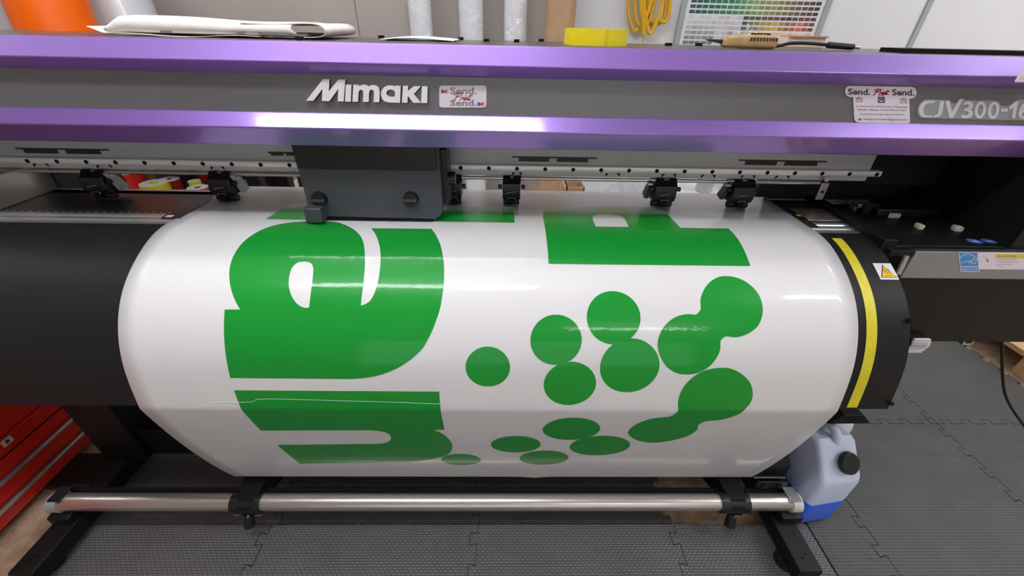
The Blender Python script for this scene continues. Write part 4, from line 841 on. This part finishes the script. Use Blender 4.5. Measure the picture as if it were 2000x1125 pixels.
# big leaning rolls on the left, on a raised rack
RZ=1.10
rk=thing('steel_roll_rack',(-1.75,1.75,0),'raised grey rack carrying the large leaning vinyl rolls','rack')
MB().box(-2.9,-.80,1.46,2.08,RZ-.03,RZ).build('rack_shelf',M_beam,rk,bevel=.002)
MB().box(-2.9,-.80,2.08,2.10,RZ-.03,1.2).build('rack_back',M_beam,rk)
for x_ in (-2.87,-.83):
    for y_ in (1.51,2.05):
        zb_=0 if x_<-2.2 else BZ
        MB().box(x_-.02,x_+.02,y_-.02,y_+.02,zb_,RZ-.03).build('rack_leg',M_black,rk)
def lean_roll(name,pa,pb,pc,pd,Yt,Yb,label,m):
    """edges at the picture top (pa,pb) and where it meets the cover (pc,pd)"""
    t0=at(pa,0,Y=Yt);t1=at(pb,0,Y=Yt);b0=at(pc,62,Y=Yb);b1=at(pd,62,Y=Yb)
    ct=(t0+t1)/2; cb_=(b0+b1)/2; r=((t1-t0).length+(b1-b0).length)/4*.96; d=(ct-cb_).normalized()
    top=ct+d*.35; k=(cb_.z-RZ)/d.z; bot=cb_-d*(k-(r*math.hypot(d.x,d.y)+.003)/d.z)
    o=thing(name,(bot.x,bot.y,RZ),label,'roll','large vinyl rolls leaning behind the printer')
    MB().pipe(bot,top,r,r*.5,n=48).build('roll_body',m,o); MB().pipe(bot+d*.001,top+d*.006,r*.498,r*.42,n=32).build('roll_core',M_core,o)
lean_roll('orange_vinyl_roll',24,157,52,182,1.62,1.60,'large orange vinyl roll leaning behind the printer cover',M_orange)
lean_roll('silver_vinyl_roll',-120,22,-92,48,1.80,1.78,'silver grey vinyl roll leaning beside the orange roll',M_silverroll)
lean_roll('silver_vinyl_roll',176,288,206,312,1.88,1.86,'pale grey vinyl roll leaning between the orange roll and the taupe wall',M_silverroll)
# yellow cable coil on the wall
cy_=WALL_Y-.045
cc=at(1270,-110,Y=cy_)
pts=[]
loops=[(1227,1262,62),(1240,1275,52),(1258,1290,66),(1262,1300,48),(1270,1308,40),(1252,1268,71)]
for i,(a,b,yb) in enumerate(loops):
    A_top=Vector((cc.x+.004*i-.01,cy_-.012*(i%3),cc.z+.005*(i%2)))
    L1=at(a,15,Y=cy_-.012*(i%3)); bt=at((a+b)/2-4,yb,Y=cy_-.012*(i%3)); R1=at(b,15,Y=cy_-.012*(i%3))
    q0=at(a+4,42,Y=cy_-.012*(i%3)); q1=at(b-8,42,Y=cy_-.012*(i%3))
    pts+=[A_top,(A_top+L1)/2+Vector((-.03,0,.03)),L1,q0,bt,q1,R1,(A_top+R1)/2+Vector((.03,0,.03))]
pts.append(Vector((cc.x,cy_,cc.z)))
coil=thing('yellow_cable_coil',(cc.x,cy_,cc.z),'coil of yellow cable hanging on the white wall','cable')
MB().tube(cr(pts,6),.0085,8).build('cable_loops',M_cable,coil)
MB().cyl((cc.x,WALL_Y-.012,cc.z+.004),(cc.x,cy_-.05,cc.z+.004),.010,n=12).build('wall_hook',M_steel,coil)
# colour chart
Yc=WALL_Y-.012
c0=at(1325,50,Y=Yc).x; c1=at(1601,50,Y=Yc).x; ct=at(1460,-170,Y=Yc).z; cb_=at(1460,104,Y=Yc).z
cht=thing('colour_chart',((c0+c1)/2,Yc,cb_),'framed chart of many small colour swatches on the white wall','colour chart')
MB().box(c0,c1,Yc-.010,Yc,cb_-.06,ct).build('chart_board',M_paperwhite,cht)
fw=.026
for a,b,zz0,zz1 in ((c0-.01,c0+fw-.01,cb_-.08,ct+.02),(c1-fw+.01,c1+.01,cb_-.08,ct+.02)): MB().box(a,b,Yc-.016,Yc-.001,zz0,zz1).build('chart_frame',M_alu if 0 else M_plastic_grey,cht,bevel=.001)
for zz in (cb_-.08,ct): MB().box(c0-.01,c1+.01,Yc-.016,Yc-.001,zz,zz+.02).build('chart_frame',M_plastic_grey,cht,bevel=.001)
def swcol(u,v,i,j):
    r=random.Random(i*131+j*17).uniform(-.06,.06)
    if v>.60:      # greens running to olive and brown
        k=u; base=[(44,84,88),(30,104,84),(40,130,84),(126,156,92),(140,140,60),(112,84,60),(60,48,52)]
    elif u<.42:
        g_=1-.75*(max(0,.58-v)/.58); t=(j%7)/7; base=[(200*g_+20,198*g_+20,204*g_+20)]*7 if (j not in (5,6,8)) else [(206,200,208)]*7
        k=u
    else:
        k=(u-.42)/.58
        if v>.5: base=[(62,66,70),(84,80,70),(104,72,62),(86,74,54),(66,54,56),(118,60,54),(74,44,52)]
        elif v>.36: base=[(56,62,68),(132,134,84),(176,142,66),(206,168,70),(150,88,66),(208,104,66),(112,52,62)]
        else: base=[(190,186,160),(206,190,160),(230,214,92),(226,190,160),(238,196,174),(240,190,180),(222,184,170)]
    x=k*6; a=min(int(x),5); f=min(1,x-a); c=[base[a][q]*(1-f)+base[a+1][q]*f for q in range(3)]
    return lin([max(0,min(1,q/255*(1+r))) for q in c])
NC,NR=21,26; cw=(c1-c0-2*fw-.02)/NC; rh=(ct-cb_+.02)/NR
sv=[];sf=[];scol=[]
for j in range(NC):
    for i in range(NR):
        xa=c0+fw+.006+j*cw+.0012+(j//3)*.0012; za=cb_-.03+i*rh+.003; 
        sv+=[(xa,Yc-.0108,za),(xa+cw-.003,Yc-.0108,za),(xa+cw-.003,Yc-.0108,za+rh-.007),(xa,Yc-.0108,za+rh-.007)]; n_=len(sv); sf.append((n_-4,n_-3,n_-2,n_-1)); scol.append(swcol(j/(NC-1),min(1,i/14),i,j))
mb=MB(); mb.add(sv,sf)
m=bpy.data.materials.new('swatch_inks'); m.use_nodes=True; at_=m.node_tree.nodes.new('ShaderNodeVertexColor'); at_.layer_name='ink'; m.node_tree.links.new(at_.outputs[0],m.node_tree.nodes['Principled BSDF'].inputs['Base Color']); m.node_tree.nodes['Principled BSDF'].inputs['Roughness'].default_value=.5
so=mb.build('swatches',m,cht,smooth=False,recalc=False); so['kind']='stuff'
ca=so.data.color_attributes.new('ink','FLOAT_COLOR','CORNER')
for i,p in enumerate(so.data.polygons):
    for li in p.loop_indices: ca.data[li].color=(*scol[i],1)
# small things on the bench seen through the gap under the rail
def small_roll(px,py,rpx,Yc,m,label,h=None,tilt=0,cap=M_paperwhite):
    c=at(px,py,Y=Yc); r=abs(at(px+rpx,py,Y=Yc).x-c.x); t=thing('vinyl_offcut_roll',(c.x,c.y,BZ),label,'roll','coloured rolls on the bench')
    MB().pipe((c.x,Yc,BZ),(c.x,Yc,c.z),r,r*.30,n=30).build('roll_body',m,t); MB().pipe((c.x,Yc,BZ+.001),(c.x,Yc,c.z+.0006),r*.97,r*.31,n=30).build('roll_end',cap,t)
V_red=mat('red_vinyl',rgb(214,36,30),.35); V_yel=mat('yellow_vinyl',rgb(226,214,30),.35); V_gold=mat('gold_vinyl',rgb(176,150,66),.4); V_blk=mat('black_vinyl',rgb(34,34,36),.35); V_dred=mat('dark_red_vinyl',rgb(150,34,26),.35); V_blue=mat('blue_vinyl',rgb(40,92,196),.35)
small_roll(254,336,19,1.72,V_red,'red vinyl roll on the bench beside the gold roll')
small_roll(282,336,14,1.81,V_gold,'gold vinyl roll on the bench beside the red roll',cap=V_gold)
small_roll(300,357,24,1.62,V_yel,'bright yellow vinyl roll with white end on the bench')
small_roll(329,350,19,1.72,V_dred,'dark red vinyl roll with white end on the bench')
small_roll(355,332,16,1.80,V_blk,'black vinyl roll standing on the bench behind the dark red roll',cap=V_blk)
small_roll(379,353,11,1.70,V_yel,'slim yellow vinyl roll with white end on the bench')
small_roll(402,332,17,1.80,V_red,'tall red vinyl roll on the bench behind the slim yellow roll',cap=V_red)
small_roll(386,366,19,1.58,V_red,'short red vinyl roll with white end at the front of the bench')
small_roll(474,352,6,1.66,V_blue,'slim blue vinyl roll on the bench',cap=V_blue)
small_roll(496,340,18,1.80,V_blk,'black vinyl roll standing alone on the bench',cap=V_blk)
for px0,px1,Yb,lab in ((225,420,1.95,'black storage case on the bench behind the coloured rolls'),(478,560,1.90,'black storage case on the bench behind the pale cardboard core')):
    xa=at(px0,360,Y=Yb).x; xb=at(px1,360,Y=Yb).x; t=thing('storage_case',((xa+xb)/2,Yb+.1,BZ),lab,'case'); MB().box(xa,xb,Yb,Yb+.22,BZ,BZ+.24).build('case_body',V_blk,t,bevel=.006); MB().box(xa-.003,xb+.003,Yb-.003,Yb+.223,BZ+.24,BZ+.27).build('case_lid',V_blk,t,bevel=.006)
c=at(562,350,Y=1.72); t=thing('cardboard_core',(c.x,1.72,BZ),'short pale cardboard core standing on the bench','cardboard core')
MB().pipe((c.x,1.72,BZ),(c.x,1.72,c.z),.036,.031,n=32).build('core_body',mat('pale_card',rgb(226,214,198),.7,var=.06),t); MB().pipe((c.x,1.72,BZ+.001),(c.x,1.72,c.z-.02),.0308,.004,n=28).build('core_filling',M_core,t)
c=at(525,358,Y=1.85); o=MB().prism([(c.x-.03,BZ),(c.x+.035,BZ),(c.x+.05,BZ+.14),(c.x-.005,BZ+.16)],1.85,1.865,'y').build('white_card_sheet',M_paperwhite,None,origin=(c.x,1.857,BZ)); tag(o,'white card leaning between black roll and pale core','card')
# carton, plastic film and white boxes
c=at(1118,378,Y=1.78); t=thing('open_carton',(c.x,1.78,BZ),'small open brown carton on the bench beside the cardboard tube','box')
zt=at(1118,360,Y=1.78).z
BZc=BZ
MB().box(c.x-.035,c.x+.045,1.74,1.746,BZ,zt).box(c.x-.035,c.x+.045,1.82,1.826,BZ,zt).box(c.x-.035,c.x-.030,1.74,1.826,BZ,zt).box(c.x+.04,c.x+.045,1.74,1.826,BZ,zt).box(c.x-.035,c.x+.045,1.74,1.826,BZ,BZ+.004).build('carton_walls',M_card,t)
MB().prism([(c.x-.03,zt),(c.x-.045,zt+.0),(c.x-.05,zt-.05),(c.x-.036,zt-.05)],1.742,1.824,'y').build('carton_flap',M_card,t)
rnd=random.Random(11); a=at(1165,380,Y=1.80).x; b=at(1278,380,Y=1.80).x
o=MB().grid(lambda u,v:(a+(b-a)*u,1.70+.22*v,BZ+.002+max(0,.27*math.sin(math.pi*u)**.5*math.sin(math.pi*v)+rnd.uniform(-.022,.022)*(1 if 0<u<1 and 0<v<1 else 0))),18,12).build('plastic_film_heap',frosted('milky_film',rgb(226,222,224),.5,.25),None,origin=((a+b)/2,1.81,BZ),recalc=False,smooth=False); tag(o,'crumpled heap of clear plastic film on the bench','plastic film')
xa=at(1289,375,Y=1.76).x; xb=at(1425,375,Y=1.76).x; t=thing('white_storage_box',((xa+xb)/2,1.88,BZ),'white box on the bench beside the plastic film heap','box')
MB().box(xa,xb,1.76,2.0,BZ,.685).build('box_body',M_paperwhite,t,bevel=.003); MB().box(xa-.003,xb+.003,1.757,2.003,.67,.70).build('box_lid',M_paperwhite,t,bevel=.003)
c=at(1378,356,Y=1.84); t=thing('grey_glass_jar',(c.x,1.84,.70),'small grey jar standing on the white box','jar')
MB().rings(lathe([(.03,.70),(.037,.706),(.037,.78),(.028,.80)],c.x,1.84)).build('jar_body',mat('grey_jar',rgb(176,180,178),.25,coat=.3),t); MB().cyl((c.x,1.84,.798),(c.x,1.84,.82),.031,n=24).build('jar_lid',M_plastic_grey,t)

# ================================================================== plywood at the right
b0=at(1925,670,Z=.12); 
pb=thing('plywood_platform',(2.75,1.2,0),'low plywood platform beside the bare concrete strip','platform')
MB().box(2.40,3.5,.5,2.2,.10,.125).build('plywood_sheet',M_ply,pb,bevel=.001)
for y_ in (.6,1.35,2.1): MB().box(2.43,3.45,y_-.035,y_+.035,0,.10).build('timber_bearer',M_ply,pb)
